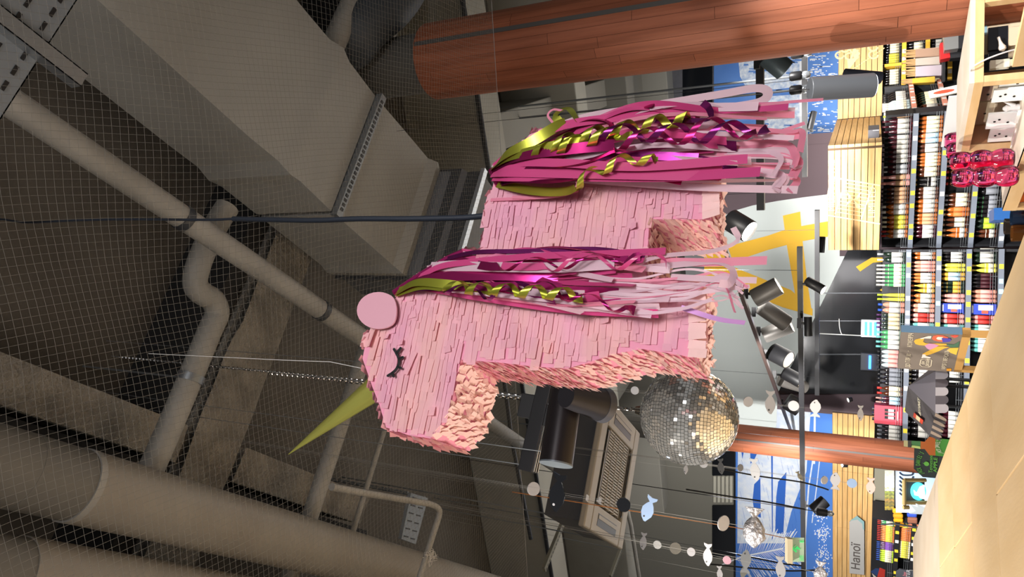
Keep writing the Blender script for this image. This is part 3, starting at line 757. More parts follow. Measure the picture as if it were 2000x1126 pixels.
rb(tail_root, [(1400, 300, .03), (1480, 285, .03), (1530, 270, .03), (1572, 262, .03)], 14, 'pnk')
rb(tail_root, [(1420, 290, .02), (1500, 265, .02), (1572, 240, .02)], 7, 'pnk')
rb(tail_root, [(1280, 235, .04), (1340, 235, .06), (1385, 232, .06), (1385, 212, .07), (1372, 200, .08)], 13, 'vio', tw1=.6)
rb(tail_root, [(1080, 240, .03), (1070, 225, .03), (1080, 214, .035), (1100, 216, .04)], 5, 'pnk')
# hanging cable and line
Yc = UP3(945, 422, -TH/2).y
pts = [at_Y(x, y, Yc) for x, y in ((-300, 436), (-60, 432), (0, 428), (30, 432), (62, 434), (150, 430), (250, 428), (400, 429), (455, 427), (540, 429), (620, 430), (700, 427), (800, 427), (900, 425), (948, 421))]
top = at_Y(-300, 436, Yc); 
mb = MB(); mb.tube(curve([V((top.x, top.y, 6.3))]+pts[:9], 5), .0038, 8); mb.tube(curve(pts[8:], 8), .0072, 10)
for k in range(40):
    c = at_Y(560+k*9.6, 428, Yc)
tag(mb.build('hanging_cable', mat('blue_black_cable', '#252b35', .5), smooth=True), 'black corrugated cable dropping from the ceiling onto the unicorn back', 'cable')
mb = MB(); q = [UP3(722, 722, -.05), UP3(645, 706, -.05), UP3(560, 703, -.05), UP3(290, 690, -.05)]; mb.tube(q, .0008, 5); mb.build('hanging_line', flat('#c8c8c4'), uni)
# ================================================================== HANGING THINGS
# mirror ball
bc_ = at_d(1345, 812, 3.4); br = 94/1370*3.4
t = thing('mirror_ball', 'silver disco mirror ball hanging on a chain by the unicorn legs', 'disco ball', bc_-UP*br)
ba = (UP + V((.02, 0, 0))).normalized()
mb = MB(); prof = [(max(.001, br*.985*math.sin(PI*i/24)), -br*.985*math.cos(PI*i/24)) for i in range(25)]
mb.lathe(bc_, ba, prof, 40, False, False); mb.build('core', mat('ball_core', '#5a5a58', .6), t, True)
mb = MB(); NR = 44; bu_ = ba.orthogonal().normalized(); bw_ = ba.cross(bu_)
for i in range(NR):
    p0, p1 = PI*(i+.06)/NR, PI*(i+.94)/NR; nc = max(6, int(2*NR*math.sin((p0+p1)/2)))
    for k in range(nc):
        a0, a1_ = 2*PI*(k+.06)/nc, 2*PI*(k+.94)/nc
        q = [bc_ + (ba*-math.cos(p) + (bu_*math.cos(a)+bw_*math.sin(a))*math.sin(p))*br for p, a in ((p0, a0), (p0, a1_), (p1, a1_), (p1, a0))]
        c = sum(q, V())/4; n = (c-bc_).normalized(); e1 = (q[1]-q[0]).normalized(); e2_ = n.cross(e1)
        tx, ty = R.gauss(0, .06), R.gauss(0, .06)
        mb.add([p + n*((p-c).dot(e1)*tx+(p-c).dot(e2_)*ty) for p in q], [[0, 1, 2, 3]])
mb.build('mirror_tiles', mat('mirror_tile', '#f0f0ee', .1, .84), t)
def chain(name, A, B, parent, s=.03, r=.0035):
    mb = MB(); d = (B-A); n = max(2, int(d.length/(s*.74))); e = d.normalized(); u_ = e.orthogonal().normalized(); w_ = e.cross(u_)
    for i in range(n):
        c = A + d*((i+.5)/n); w = u_ if i % 2 else w_
        q = [c + e*math.cos(2*PI*k/10)*s*.5 + w*math.sin(2*PI*k/10)*s*.3 for k in range(11)]; mb.tube(q, r, 5, False)
    return mb.build(name, CHROME, parent)
mb = MB(); mb.cyl(bc_+ba*br*.97, bc_+ba*(br+.03), .03, .02, 14); mb.build('cap', CHROME, t, True)
chain('chain', bc_+ba*(br+.02), V((bc_.x, bc_.y, 6.3)), t)
# big black projector style lamp on a rail
A, B = at_d(1112, 722, 2.9), at_d(1086, 904, 2.75)
ax = (B-A).normalized()
t = thing('tube_lamp', 'black tubular lamp with a cone head hanging behind the unicorn chest', 'lamp', (A+B)/2)
rt = .066
mb = MB(); mb.cyl(A-ax*.15, B, rt, seg=28); mb.build('tube_housing', mat('black_tube', '#2a2628', .32, .4), t, True)
mb = MB(); mb.cyl(B, B+ax*.006, rt*1.01, seg=28); mb.build('end_cap', mat('grey_cap', '#6f7880', .4, .3), t, True)
h0, h1 = at_d(1116, 775, 2.72), at_d(1176, 790, 2.82); ha = (h1-h0).normalized()
mb = MB(); mb.cyl(h0-ha*.03, h1-ha*.02, .046, .066, 28); mb.build('cone_head', mat('cone_black', '#2c2b30', .4, .3), t, True)
mb = MB(); mb.cyl(h1-ha*.02, h1+ha*.012, .068, .072, 28); mb.build('front_ring', mat('ring_grey', '#4c4d54', .4, .3), t, True)
mb = MB(); mb.cyl(at_d(1130, 742, 2.8)-UP*.0, at_d(1112, 790, 2.74), .012, seg=10); mb.build('pivot', BLK, t)
mb = MB()
for f_ in (.1, .9): mb.cyl(A.lerp(B, f_), V((A.lerp(B, f_).x, A.lerp(B, f_).y, 6.3)), .0018, seg=5)
mb.build('hanging_wire', GRYM, t)
A, B = at_d(1075, 720, 3.0), at_d(1030, 920, 2.9); ax = (B-A).normalized()
t = thing('lighting_rail', 'short black square lighting rail beside the tubular lamp', 'rail', (A+B)/2)
s_u = (UP-ax*UP.dot(ax)).normalized(); s_w = ax.cross(s_u)
mb = MB(); mb.cbox((A+B)/2, (B-A), s_u*.065, s_w*.06); mb.build('rail_body', mat('rail_black', '#151417', .35), t, bevel=.003)
mb = MB()
for k in (-.02, 0, .02): mb.cbox((A+B)/2-s_u*.036+s_w*k, (B-A)*.98, s_u*.006, s_w*.006)
mb.build('conductor_strip', CHROME, t)
mb = MB(); c = A.lerp(B, .45); mb.cbox(c-s_u*.05, ax*.09, s_u*.05, s_w*.05); mb.build('connector', BLK, t, bevel=.004)
mb = MB(); c = A.lerp(B, .4); mb.cbox(c+s_u*.06, ax*.1, s_u*.07, s_w*.05); mb.build('power_box', BLK, t, bevel=.003)
mb = MB()
for f_ in (.3, .95): q = A.lerp(B, f_)+s_u*.03; mb.cyl(q, V((q.x, q.y, 6.3)), .0018, seg=5)
mb.build('hanging_wire', GRYM, t)
# second chain and steel line of the lamp
q = at_d(1035, 775, 3.05); o = thing('steel_chain', 'bright steel chain hanging beside the short black lighting rail', 'chain', q)
chain('links', q, V((q.x, q.y, 6.3)), o, .022, .003)
# ceiling cassette air conditioner
def acq(z): return [at_z(x, y, z) for x, y in ((1186, 776), (1251, 840), (1217, 1069), (1139, 1033))]
zc = 4.0; Q = acq(zc)
cen = sum(Q, V())/4; ux = ((Q[3]-Q[0])+(Q[2]-Q[1])).normalized(); uy = V((-ux.y, ux.x, 0)); uy = uy if uy.dot(Q[1]-Q[0]) > 0 else -uy
lx = ((Q[3]-Q[0]).length+(Q[2]-Q[1]).length)/2; ly = ((Q[1]-Q[0]).length+(Q[2]-Q[3]).length)/2
print('AC', lx, ly, cen)
CREAM = mat('ac_cream', '#9a9284', .5); 
t = thing('cassette_air_conditioner', 'cream ceiling cassette air conditioner with slatted grille hanging left of the ball', 'air conditioner', cen)
def acb(mb, x0, x1, y0, y1, z0, z1): mb.obox(cen+ux*lx*x0+uy*ly*y0+UP*z0, ux*lx*(x1-x0), uy*ly*(y1-y0), UP*(z1-z0))
mb = MB()
for r_ in ((-.5, .5, -.5, -.36), (-.5, .5, .36, .5), (-.5, -.3, -.36, .36), (.3, .5, -.36, .36)): acb(mb, *r_, 0, .05)
mb.build('frame', CREAM, t, bevel=.012)
mb = MB(); acb(mb, -.46, .46, -.46, .46, .045, .34); mb.build('housing', mat('ac_housing', '#4b4b4d', .5, .2), t)
mb = MB()
for k in range(26): acb(mb, -.29+k*.58/26, -.29+k*.58/26+.012, -.27, .27, .008, .03)
for k in range(5): acb(mb, -.29, .29, -.27+k*.13, -.262+k*.13, .004, .03)
mb.build('grille', CREAM, t)
mb = MB(); acb(mb, -.3, .3, -.3, .3, .03, .044); mb.build('filter_panel', mat('ac_dark', '#35322c', .8), t)
for r_ in ((-.27, .27, -.34, -.3), (-.27, .27, .32, .345), (-.44, -.35, -.24, .24), (.35, .44, -.24, .24)):
    mb = MB(); acb(mb, *r_, -.002, .004); mb.build('air_outlet', BLK, t)
    mb = MB(); acb(mb, r_[0]+.01, r_[0]+.01+(r_[1]-r_[0]-.02)*(1 if r_[1]-r_[0] > .3 else .4), r_[2]+.008, r_[2]+.008+(r_[3]-r_[2]-.018)*(1 if r_[3]-r_[2] > .3 else .4), -.006, -.002); mb.build('louvre', CREAM, t)
mb = MB()
for sx in (-.45, .45):
    for sy in (-.45, .45): p = cen+ux*lx*sx+uy*ly*sy+UP*.3; mb.cyl(p, V((p.x, p.y, 6.3)), .006, seg=6)
mb.build('hanger_rod', GRYM, t)
# hanging fish and discs --------------------------------------------
MIRR = mat('mirror_acrylic', '#cfd3d8', .12, .85); WAC = mat('white_acrylic', '#a6a6aa', .4); GAC = mat('grey_acrylic', '#77777a', .45); DAC = mat('dark_mirror_acrylic', '#33363c', .12, .7)
CAC = mat('clear_acrylic', '#c7c8c8', .12, trans=.55, alpha=.75); PAC = mat('pink_acrylic', '#dcb6ae', .4); LBL = mat('ice_blue_mirror', '#93acd0', .3, .3); YAC = mat('cream_acrylic', '#b7b29a', .45)
FISH = [(-.5, .02), (-.38, .13), (-.2, .21), (0, .22), (.17, .14), (.28, .06), (.4, .18), (.5, .2), (.45, .02), (.5, -.17), (.4, -.16), (.28, -.05), (.15, -.13), (-.05, -.2), (-.25, -.18), (-.4, -.1), (-.5, -.05)]
FN = [0]
def fish(x, y, L, ang, m, d, label, fat=1.0, yaw=0, flip=1):
    """L in picture pixels, ang = tilt of the nose, degrees"""
    c = at_d(x, y, d); s = L/1370*d; a = math.radians(ang)
    r = V((math.cos(yaw), math.sin(yaw), 0)); e = r*math.cos(a)+UP*math.sin(a); f_ = UP*math.cos(a)-r*math.sin(a)
    t = thing('hanging_fish', label, 'fish ornament', c-f_*s*.2, 'fish ornaments hanging on strings')
    n = e.cross(f_)
    mb = MB(); mb.prism([c + e*s*px*flip + f_*s*py*fat - n*.003 for px, py in FISH], n*.006); mb.build('fish_body', m, t)
    mb = MB(); q = c - e*s*.33*flip + f_*s*.06
    mb.prism([q + (e*math.cos(2*PI*k/10)+f_*math.sin(2*PI*k/10))*s*.035 - n*.0045 for k in range(10)], n*.009); mb.build('eye', BLK if m not in (DAC, BLK) else WAC, t)
    mb = MB(); q = c + f_*s*.2*fat; mb.tube([q, V((q.x, q.y, 6.3))], .0006, 4); mb.build('string', flat('#7d7c78'), t)
def disc(x, y, rx, m, d, label, yaw=0, tilt=0):
    c = at_d(x, y, d); s = rx/1370*d
    r = V((math.cos(yaw), math.sin(yaw), 0)); f_ = (UP*math.cos(tilt) + r.cross(UP)*math.sin(tilt)); n = r.cross(f_)
    t = thing('hanging_disc', label, 'disc ornament', c-f_*s, 'round discs hanging on strings')
    mb = MB(); mb.prism([c + (r*math.cos(2*PI*k/24)+f_*math.sin(2*PI*k/24))*s - n*.003 for k in range(24)], n*.006); mb.build('disc_body', m, t)
    mb = MB(); q = c+f_*s; mb.tube([q, V((q.x, q.y, 6.3))], .0006, 4); mb.build('string', flat('#7d7c78'), t)
fish(1267, 993, 52, -20, LBL, 3.6, 'ice blue mirrored fish hanging beside the air conditioner', 1.1)
fish(1257, 1056, 32, 0, GAC, 4.4, 'small grey fish hanging below the air conditioner corner', 1.0, .3)
fish(1090, 961, 76, -8, DAC, 2.9, 'large dark mirrored fish hanging near the tubular lamp end', 1.0)
fish(1383, 1082, 44, 0, WAC, 4.0, 'white fish hanging in front of the dark window over the mural', .95)
fish(1457, 1096, 44, 0, mat('slate_acrylic', '#5c5f62', .5), 4.3, 'dark grey fish facing right among the palm leaves', 1.1, .2, -1)
fish(1525, 1108, 46, 4, GAC, 4.0, 'pale grey fish hanging in front of the exit plate', .95)
fish(1475, 916, 44, 8, mat('silver_acrylic', '#a6a8ac', .4), 4.6, 'silver grey fish hanging in front of the blue boat', 1.0)
fish(1505, 785, 46, 0, mat('warm_grey_acrylic', '#8a8684', .5), 4.2, 'warm grey fish hanging beside the diagonal spotlight track', 1.0)
fish(1593, 797, 34, 0, mat('bright_white', '#d2d2d6', .5), 4.4, 'bright white fish with its nose up by the lower track', 1.4, 0, -1)
fish(1681, 806, 30, 0, CAC, 4.6, 'clear acrylic fish hanging in front of the wood panel corner', .9)
fish(1340, 914, 22, 0, WAC, 4.1, 'little white fish tail peeping out below the mirror ball', .9, .5)
fish(1408, 910, 30, 10, mat('steel_acrylic', '#6f7276', .3, .5), 4.2, 'steel grey fish close below the mirror ball', 1.0, .4)
fish(1562, 929, 22, 30, YAC, 5.0, 'tiny cream fish hanging on the long black track', .9, .8)
fish(1632, 939, 34, 0, WAC, 4.4, 'white fish with open eye at the top of the wood panel', 1.3, 0, -1)
fish(1701, 948, 32, 0, PAC, 4.6, 'pale pink fish hanging in front of the lower wood panel', 1.2)
fish(1406, 1118, 26, 10, WAC, 4.8, 'small white fish at the frame edge beside a red disc', 1.0, .5)
fish(1452, 1119, 30, -15, mat('olive_acrylic', '#6d6e68', .5), 5.2, 'olive grey fish half hidden behind the dark grey one', 1.0, .3, -1)
disc(1240, 762, 8, WAC, 4.2, 'white disc hanging left above the mirror ball')
disc(1042, 954, 13, WAC, 3.1, 'white disc tilted flat beside the short lighting rail', .3, .8)
disc(1218, 985, 14, DAC, 3.3, 'dark mirrored disc hanging on the air conditioner grille')
disc(1284, 1063, 8, CAC, 4.4, 'clear disc hanging right beside the small grey fish')
disc(1319, 1070, 11, mat('smoke_acrylic', '#6a6a66', .4), 4.4, 'smoky disc hanging between clear and white discs', .2, .4)
disc(1350, 1077, 8, WAC, 4.4, 'white disc hanging right above the white fish', .2)
disc(1420, 1093, 8, mat('plum_acrylic', '#7c4058', .3), 4.4, 'plum red disc hanging at the dark window edge')
disc(1413, 1021, 15, WAC, 4.0, 'white disc seen nearly edge on by the orange cable', 0, .95)
disc(1461, 784, 10, WAC, 4.2, 'white disc hanging next to the warm grey fish', 0, .6)
disc(1550, 792, 10, mat('bright_white', '#d2d2d6', .5), 4.4, 'bright white disc in front of the lowest spotlight')
disc(1374, 905, 8, WAC, 5.0, 'white disc half behind the mirror ball rim')
disc(1610, 937, 8, WAC, 4.4, 'white oval disc just above the white open-eyed fish', 0, .8)
disc(1664, 943, 9, LBL, 4.4, 'ice blue disc on the plain wood panel')
disc(1446, 913, 7, GAC, 4.6, 'small grey disc beside the silver grey fish', 0, .9)
# crumpled foil fish
FOIL = mat('crumpled_foil', '#8d8c90', .4, .55, bump=.8, bs=35)
def foilfish(x, y, L, d, label):
    c = at_d(x, y, d); s = L/1370*d; mb = MB(); vs = []; fs = []; NS, NT = 16, 14; e = V((1, 0, 0)); f_ = UP; n = V((0, 1, 0))
    for i in range(NT+1):
        t_ = i/NT; px = -.5+t_*1.0; r = .27*math.sin(PI*min(1, t_/.8))**.7 if t_ < .78 else .05+.9*(t_-.78)
        if i == 0: r = .03
        th = .5*r if t_ < .78 else .03
        for k in range(NS):
            a = 2*PI*k/NS; j = 1+.3*mnoise.noise(V((px*6, math.cos(a)*2, math.sin(a)*2+d)))
            vs.append(c + e*s*px + f_*s*r*math.cos(a)*j + n*s*th*math.sin(a)*j)
    for i in range(NT):
        for k in range(NS): fs.append([i*NS+k, i*NS+(k+1) % NS, (i+1)*NS+(k+1) % NS, (i+1)*NS+k])
    fs += [list(range(NS)), [NT*NS+k for k in range(NS)]]
    t = thing('hanging_foil_fish', label, 'fish ornament', c-UP*s*.27); mb.add(vs, fs); mb.build('fish_body', FOIL, t)
    mb = MB(); q = c+UP*s*.15; mb.tube([q, V((q.x, q.y, 6.3))], .0012, 4); mb.build('string', flat('#7d7c78'), t)
foilfish(1473, 1030, 78, 4.0, 'large crumpled silver foil fish hanging by the palm leaves')
foilfish(1603, 1118, 44, 4.4, 'crumpled white foil fish hanging at the frame edge by the track')
foilfish(1578, 1300, 40, 4.4, 'spare') if 0 else None
for pts, z_, r_, lab in ((((1196, 880), (1232, 1024), (1252, 1150)), 4.75, .026, 'grey conduit passing over the lower corner of the air conditioner'), (((985, 745), (1000, 860), (1025, 990)), 5.1, .02, 'thin dark pipe crossing the ceiling left of the short black rail')):
    p = [at_z(x, y, z_) for x, y in pts]; mb = MB(); mb.tube([p[0]-(p[1]-p[0])*.6, *p, p[2]+(p[2]-p[1])*.5], r_, 12); tag(mb.build('conduit_pipe', PIPE if z_ < 5 else DKG, smooth=True), lab, 'pipe')
for a, b, lab in (((1100, 1018), (1062, 1112), 'perforated steel strut slanting below the air conditioner corner'), ((1212, 1072), (1192, 1126), 'dark steel strut at the far corner of the air conditioner')):
    A, B = at_z(*a, 4.8), at_z(*b, 4.8); d = (B-A).normalized(); w = d.cross(UP); t = thing('steel_strut', lab, 'strut', A.lerp(B, .5))
    mb = MB(); mb.cbox((A+B)/2, B-A, w*.06, UP*.03); mb.build('channel', mat('strut_olive', '#6f6d60', .6, .2), t)
    mb = MB()
    for k in range(12): mb.cbox(A.lerp(B, (k+.5)/12)-UP*.0155+w*.014, d*.022, w*.012, UP*.002)
    mb.build('slot', BLK, t)
    mb = MB(); mb.cyl(A, V((A.x, A.y, 6.3)), .005, seg=6); mb.build('hanger_rod', GRYM, t)
# paper tags on the air conditioner string
for x, y, lab in ((1147, 972, 'short white paper strip stuck on the air conditioner rim'), (1170, 976, 'long white paper strip by the air conditioner grille')):
    c = at_z(x, y, zc-.001); mb = MB(); w = .11 if 'long' in lab else .06; mb.cbox(c, uy*w, ux*.045, UP*.002); tag(mb.build('paper_strip', WAC), lab, 'paper strip')
# ------------------------------------------------------------------ tracks and spotlights
def track(label, A, B, m, th=.034, drops=(.1, .9)):
    ax = (B-A).normalized(); w = ax.cross(UP).normalized()
    t = thing('lighting_track', label, 'lighting track', (A+B)/2)
    mb = MB(); mb.cbox((A+B)/2, B-A, w*th, UP*th); mb.build('track_body', m, t)
    mb = MB()
    for f_ in drops: p = A.lerp(B, f_); mb.cyl(p, V((p.x, p.y, 6.3)), .002, seg=5)
    mb.build('hanging_wire', DKG, t)
    return t
BRT = mat('bronze_track', '#5a4a45', .4, .4)
zT1 = 3.15
T1 = track('bronze lighting track running diagonally above the row of round spotlights', at_z(1400, 440, zT1), at_z(1552, 862, zT1), BRT)
zz = at_Y(1562, 482, 6.6).z; T2A = at_Y(1562, 482, 6.6); T2B = at_z(1570, 1126, zz); T2 = track('long thin black lighting track crossing in front of the far wooden column', T2A, T2B+(T2B-T2A)*.2, BLK, .045, (.05, .45, .8))
T3A = at_Y(1596, 410, 8.6); T3B = at_z(1596, 770, T3A.z); track('black lighting track close to the dark glass, beyond the spotlights', T3A, T3B, BLK, .05)
T4A = at_Y(1484, 60, 5.4); T4B = at_z(1486, 410, T4A.z); track('black lighting track behind the unicorn tail ribbons', T4A, T4B, BLK, .055)
T5A = at_Y(1571, 60, 7.5); T5B = at_z(1572, 345, T5A.z); track('black lighting track across the sea mural', T5A, T5B, BLK, .05)
def spot(label, x0, y0, x1, y1, d, dia, m=DKG, lit=0, dd=0, tz=None, head=True):
    A, B = at_d(x0, y0, d), at_d(x1, y1, d+dd); ax = (B-A).normalized(); r = dia/2/1370*d
    t = thing('track_spotlight', label, 'spotlight', (A+B)/2, None)
    mb = MB(); mb.lathe(A, ax, [(r*.92, 0), (r, r*.1), (r, (B-A).length-.004), (r*.93, (B-A).length), (r*.88, (B-A).length-.02)], 24); mb.build('housing', m, t, True)
    mb = MB(); mb.cyl(B-ax*.018, B-ax*.008, r*.88, seg=24); mb.build('lens', mat('lens_lit', '#fff6e6', .3, emit=lit) if lit else mat('lens_cream', '#e9dcc4', .25, emit=.5), t, True)
    if tz is not None:
        p = A.lerp(B, .35); q = V((p.x, p.y, tz)); mb = MB(); mb.cyl(p, q, .012, seg=8); mb.build('stem', BLK, t)
        mb = MB(); mb.cbox(q, (.09, 0, 0), (0, .03, 0), (0, 0, .04)); mb.build('track_adapter', BLK, t)
    return B, ax
GS = mat('spot_grey', '#6b6864', .45, .3)
def dT1(x, y): return (at_z(x, y, zT1)-CC).dot(CF)
LIT = []
LIT.append(spot('lit spotlight right under the unicorn hind leg, shining at the viewer', 1425, 428, 1464, 452, 2.7, 44, BLK, 30, -.06))
spot('grey tilted spotlight, nearest lit one on the bronze track', 1472, 583, 1522, 557, dT1(1455, 590)+.02, 36, GS, 14, -.1, tz=zT1)
spot('grey spotlight with its back to us, second on the bronze track', 1487, 598, 1537, 632, dT1(1470, 620), 33, GS, 0, tz=zT1)
spot('grey spotlight glowing to the left, third on the bronze track', 1492, 655, 1546, 634, dT1(1478, 640)+.1, 30, GS, 14, -.12, tz=zT1)
spot('dark spotlight with cream lens below the third lit one', 1508, 686, 1541, 703, dT1(1495, 690), 36, BLK, 0, -.16, tz=zT1)
spot('dark spotlight with small lens, fifth on the bronze track', 1530, 726, 1565, 745, dT1(1512, 735), 26, BLK, 0, -.12, tz=zT1)
spot('grey spotlight with its back to us behind the fifth one', 1524, 742, 1572, 756, dT1(1512, 745)+.2, 24, GS, 0, .1, tz=zT1)
spot('dark spotlight partly covered by the bright disc at the track end', 1536, 782, 1562, 797, dT1(1525, 790), 34, BLK, 0, -.05, tz=zT1)
d2t = (at_Y(1562, 560, 6.7)-CC).dot(CF)
spot('small lit black spotlight on the thin black track by yellow strokes', 1576, 548, 1609, 567, d2t, 19, BLK, 12, -.12, tz=zz)
spot('small black spotlight hanging over the dark glass edge', 1578, 618, 1579, 656, d2t, 15, BLK, 0, tz=zz)
spot('black spotlight hanging near the sign with blue ends', 1588, 997, 1612, 977, (at_z(1570, 985, zz)-CC).dot(CF), 24, BLK, 0, tz=zz)
spot('small black spotlight beside the wood panel top', 1604, 493, 1606, 462, 8.1, 12, BLK, 0, tz=T3A.z)
spot('black spotlight hanging low in front of the sea mural', 1581, 253, 1590, 218, 7.2, 12, BLK, 0)
spot('bluish spotlight beside the wooden column edge', 1497, 108, 1534, 138, 5.0, 42, mat('spot_blue_grey', '#4d5a60', .4, .3), 0, tz=T4A.z)
LIT.append(spot('small lit lamp on the wood panel edge behind the mirror ball', 1654, 906, 1644, 906, 8.6, 12, BLK, 40))
LIT.append(spot('small lit lamp beside the dark glass corner', 1664, 779, 1656, 781, 9.3, 9, BLK, 40))
# big pendant cylinders over the panels
A = at_d(1581, 174, 3.5); B = V((A.x, A.y, at_d(1706, 166, 3.5).z)); B = at_d(1706, 166, 3.46)
r = 23/1370*3.5; ax = (A-B).normalized()
t = thing('pendant_cylinder_lamp', 'large grey cylinder pendant lamp hanging in front of the wood panels', 'pendant lamp', B)
PG = mat('pendant_grey', '#5b6068', .45, .25)
mb = MB(); mb.cyl(A, B, r, seg=32); mb.build('housing', PG, t, True, bevel=.004)
mb = MB(); mb.cyl(B-ax*.003, B+ax*.004, r*.9, seg=32); mb.build('light_opening', mat('lens_white', '#eef4ff', .3, emit=3), t, True)
mb = MB(); mb.tube([A, V((A.x, A.y, 6.3))], .0015, 6); mb.build('cord', BLK, t)
A2 = at_d(1650, 146, 4.4); B2 = at_d(1719, 152, 4.4); r = 12/1370*4.4; ax = (A2-B2).normalized()
t = thing('pendant_cylinder_lamp', 'smaller dark blue cylinder lamp half hidden behind the large grey one', 'pendant lamp', B2)
mb = MB(); mb.cyl(A2-V((0, 0, 0)), B2, r, seg=24); mb.build('housing', mat('pendant_dark_blue', '#3b4253', .5, .2), t, True)
mb = MB(); mb.tube([A2, V((A2.x, A2.y, 6.3))], .0015, 6); mb.build('cord', BLK, t)
# bulbs on rods
for x, y, lab in ((1558, 106, 'black bulb pendant closest to the wooden column'), (1555, 149, 'black bulb pendant in the middle of three on rods'), (1555, 176, 'black bulb pendant beside the large grey cylinder lamp')):
    c = at_d(x-5, y, 6.4); t = thing('bulb_pendant', lab, 'pendant lamp', c-UP*.14, None)
    mb = MB(); mb.lathe(c-UP*.04, UP, [(.035, -.03), (.042, -.02), (.042, .06), (.03, .075)], 18); mb.build('socket', BLK, t, True)
    mb = MB(); mb.lathe(c-UP*.1, UP, [(.004, -.045), (.026, -.036), (.038, -.01), (.036, .015), (.02, .04)], 18); mb.build('bulb', mat('mirror_bulb', '#cfd6dd', .1, .7), t, True)
    mb = MB(); mb.cyl(c+UP*.03, V((c.x, c.y, 6.3)), .011, seg=8); mb.build('rod', GRYM, t)
# small black lamp head and downlight near the left sign
for x, y, lab in ((1609, 1000, 'little black bulb holder beside the tilted black spotlight'),):
    c = at_d(x, y, 6.3); t = thing('bulb_pendant', lab, 'pendant lamp', c-UP*.1)
    mb = MB(); mb.lathe(c, UP, [(.03, -.03), (.036, 0), (.036, .05), (.02, .06)], 16); mb.build('socket', BLK, t, True)
    mb = MB(); mb.lathe(c-UP*.05, UP, [(.004, -.035), (.024, -.02), (.028, 0), (.018, .022)], 14); mb.build('bulb', MATS['mirror_bulb'], t, True)
    mb = MB(); mb.tube([c+UP*.05, V((c.x, c.y, 6.3))], .004, 5); mb.build('rod', BLK, t)
# exit plate with its cable
t = thing('exit_sign', 'green exit plate with an arrow hanging in front of the palm mural', 'sign', at_d(1570, 1071, 5.2))
q = [at_d(x, y, 5.2) for x, y in ((1543, 1049), (1543, 1096), (1570, 1096), (1570, 1049))]
rr_ = (q[0]-q[1]).normalized(); uu_ = (q[0]-q[3]).normalized(); nn_ = rr_.cross(uu_)
mb = MB(); mb.prism(q, nn_*.006); mb.build('plate', mat('exit_plate', '#a3bfa8', .3, alpha=.85), t)
EG = mat('exit_green', '#2fc46a', .4, emit=.6)
w_ = (q[0]-q[1]).length; h_ = (q[0]-q[3]).length
text('↑', 'arrow_mark', q[2]+rr_*w_*.38+uu_*h_*.3+nn_*.007, rr_, uu_, h_*.75, EG, t, bold=.004)
text('E', 'letter_mark', q[2]+rr_*w_*.8+uu_*h_*.05+nn_*.007, rr_, uu_, h_*.4, EG, t)
mb = MB()
for f_ in (.08, .2, .3): mb.obox(q[2]+rr_*w_*.06+uu_*h_*f_+nn_*.007, rr_*w_*.22, uu_*h_*.03, nn_*.002)
mb.build('running_mark', EG, t)
mb = MB(); q2 = [at_d(x, y, 5.2) for x, y in ((1533, 1047), (1533, 1094), (1543, 1096), (1543, 1048))]; mb.prism(q2, nn_*.05); mb.build('lamp_bar', flat('#b9b096'), t)
mb = MB(); mb.tube([at_d(1533, 1050, 5.2), at_d(1440, 1030, 4.7), at_d(1343, 1014, 4.3), at_d(1000, 960, 4.1)], .003, 6); mb.build('orange_cable', flat('#9a6436'), t)
# sagging black power cables by the fish
for pts, lab in ((((1400, 913), (1475, 928), (1560, 940), (1600, 950), (1618, 956)), 'sagging black cable in front of the mural boats'), (((1340, 955), (1420, 968), (1500, 980), (1572, 994)), 'upper black cable leading to the tilted spotlight'),
                 (((1440, 1082), (1480, 1090), (1530, 1100), (1565, 1104)), 'black cable between dark fish and exit plate'), (((1380, 1100), (1460, 1108), (1540, 1114), (1600, 1112)), 'lowest black cable at the picture corner')):
    p = [at_d(x, y, 6.0) for x, y in pts]; mb = MB(); mb.tube(curve(p, 5), .007, 6); tag(mb.build('hanging_power_cable', BLK), lab, 'cable')
# ================================================================== SHELVES AND BOTTLES
GLASS = {'dark green': '#16251a', 'green': '#3f8a54', 'brown': '#4a2412', 'amber': '#a3561e', 'dark': '#151214', 'rose': '#d98d77', 'clear': '#b9cfd2', 'teal': '#5fa6a0', 'gold': '#c79a3a', 'yellow': '#d8cf4a', 'wine red': '#3a0d18', 'blue': '#2b4fa8', 'orange': '#d0743c', 'pink': '#e39a92', 'purple': '#4b2a52', 'red': '#b8322c', 'white': '#e8e6df', 'black': '#17171a', 'grey': '#7d8088', 'beige': '#dccba6', 'cream': '#ece4c6', 'silver': '#b9bcc0', 'violet': '#7d4fae', 'lime': '#a9c832', 'tan': '#c89f7a', 'pastel': '#a9c7d8'}
def gm(n): return mat('glass_'+n.replace(' ', '_'), GLASS[n], .12, spec=.6, coat=.4)
def lm_(n): return mat('label_'+n.replace(' ', '_'), GLASS[n] if n != 'white' else '#cfcdc6', .6, col2=None)
def cm(n): return mat('cap_'+n.replace(' ', '_'), GLASS[n], .3)
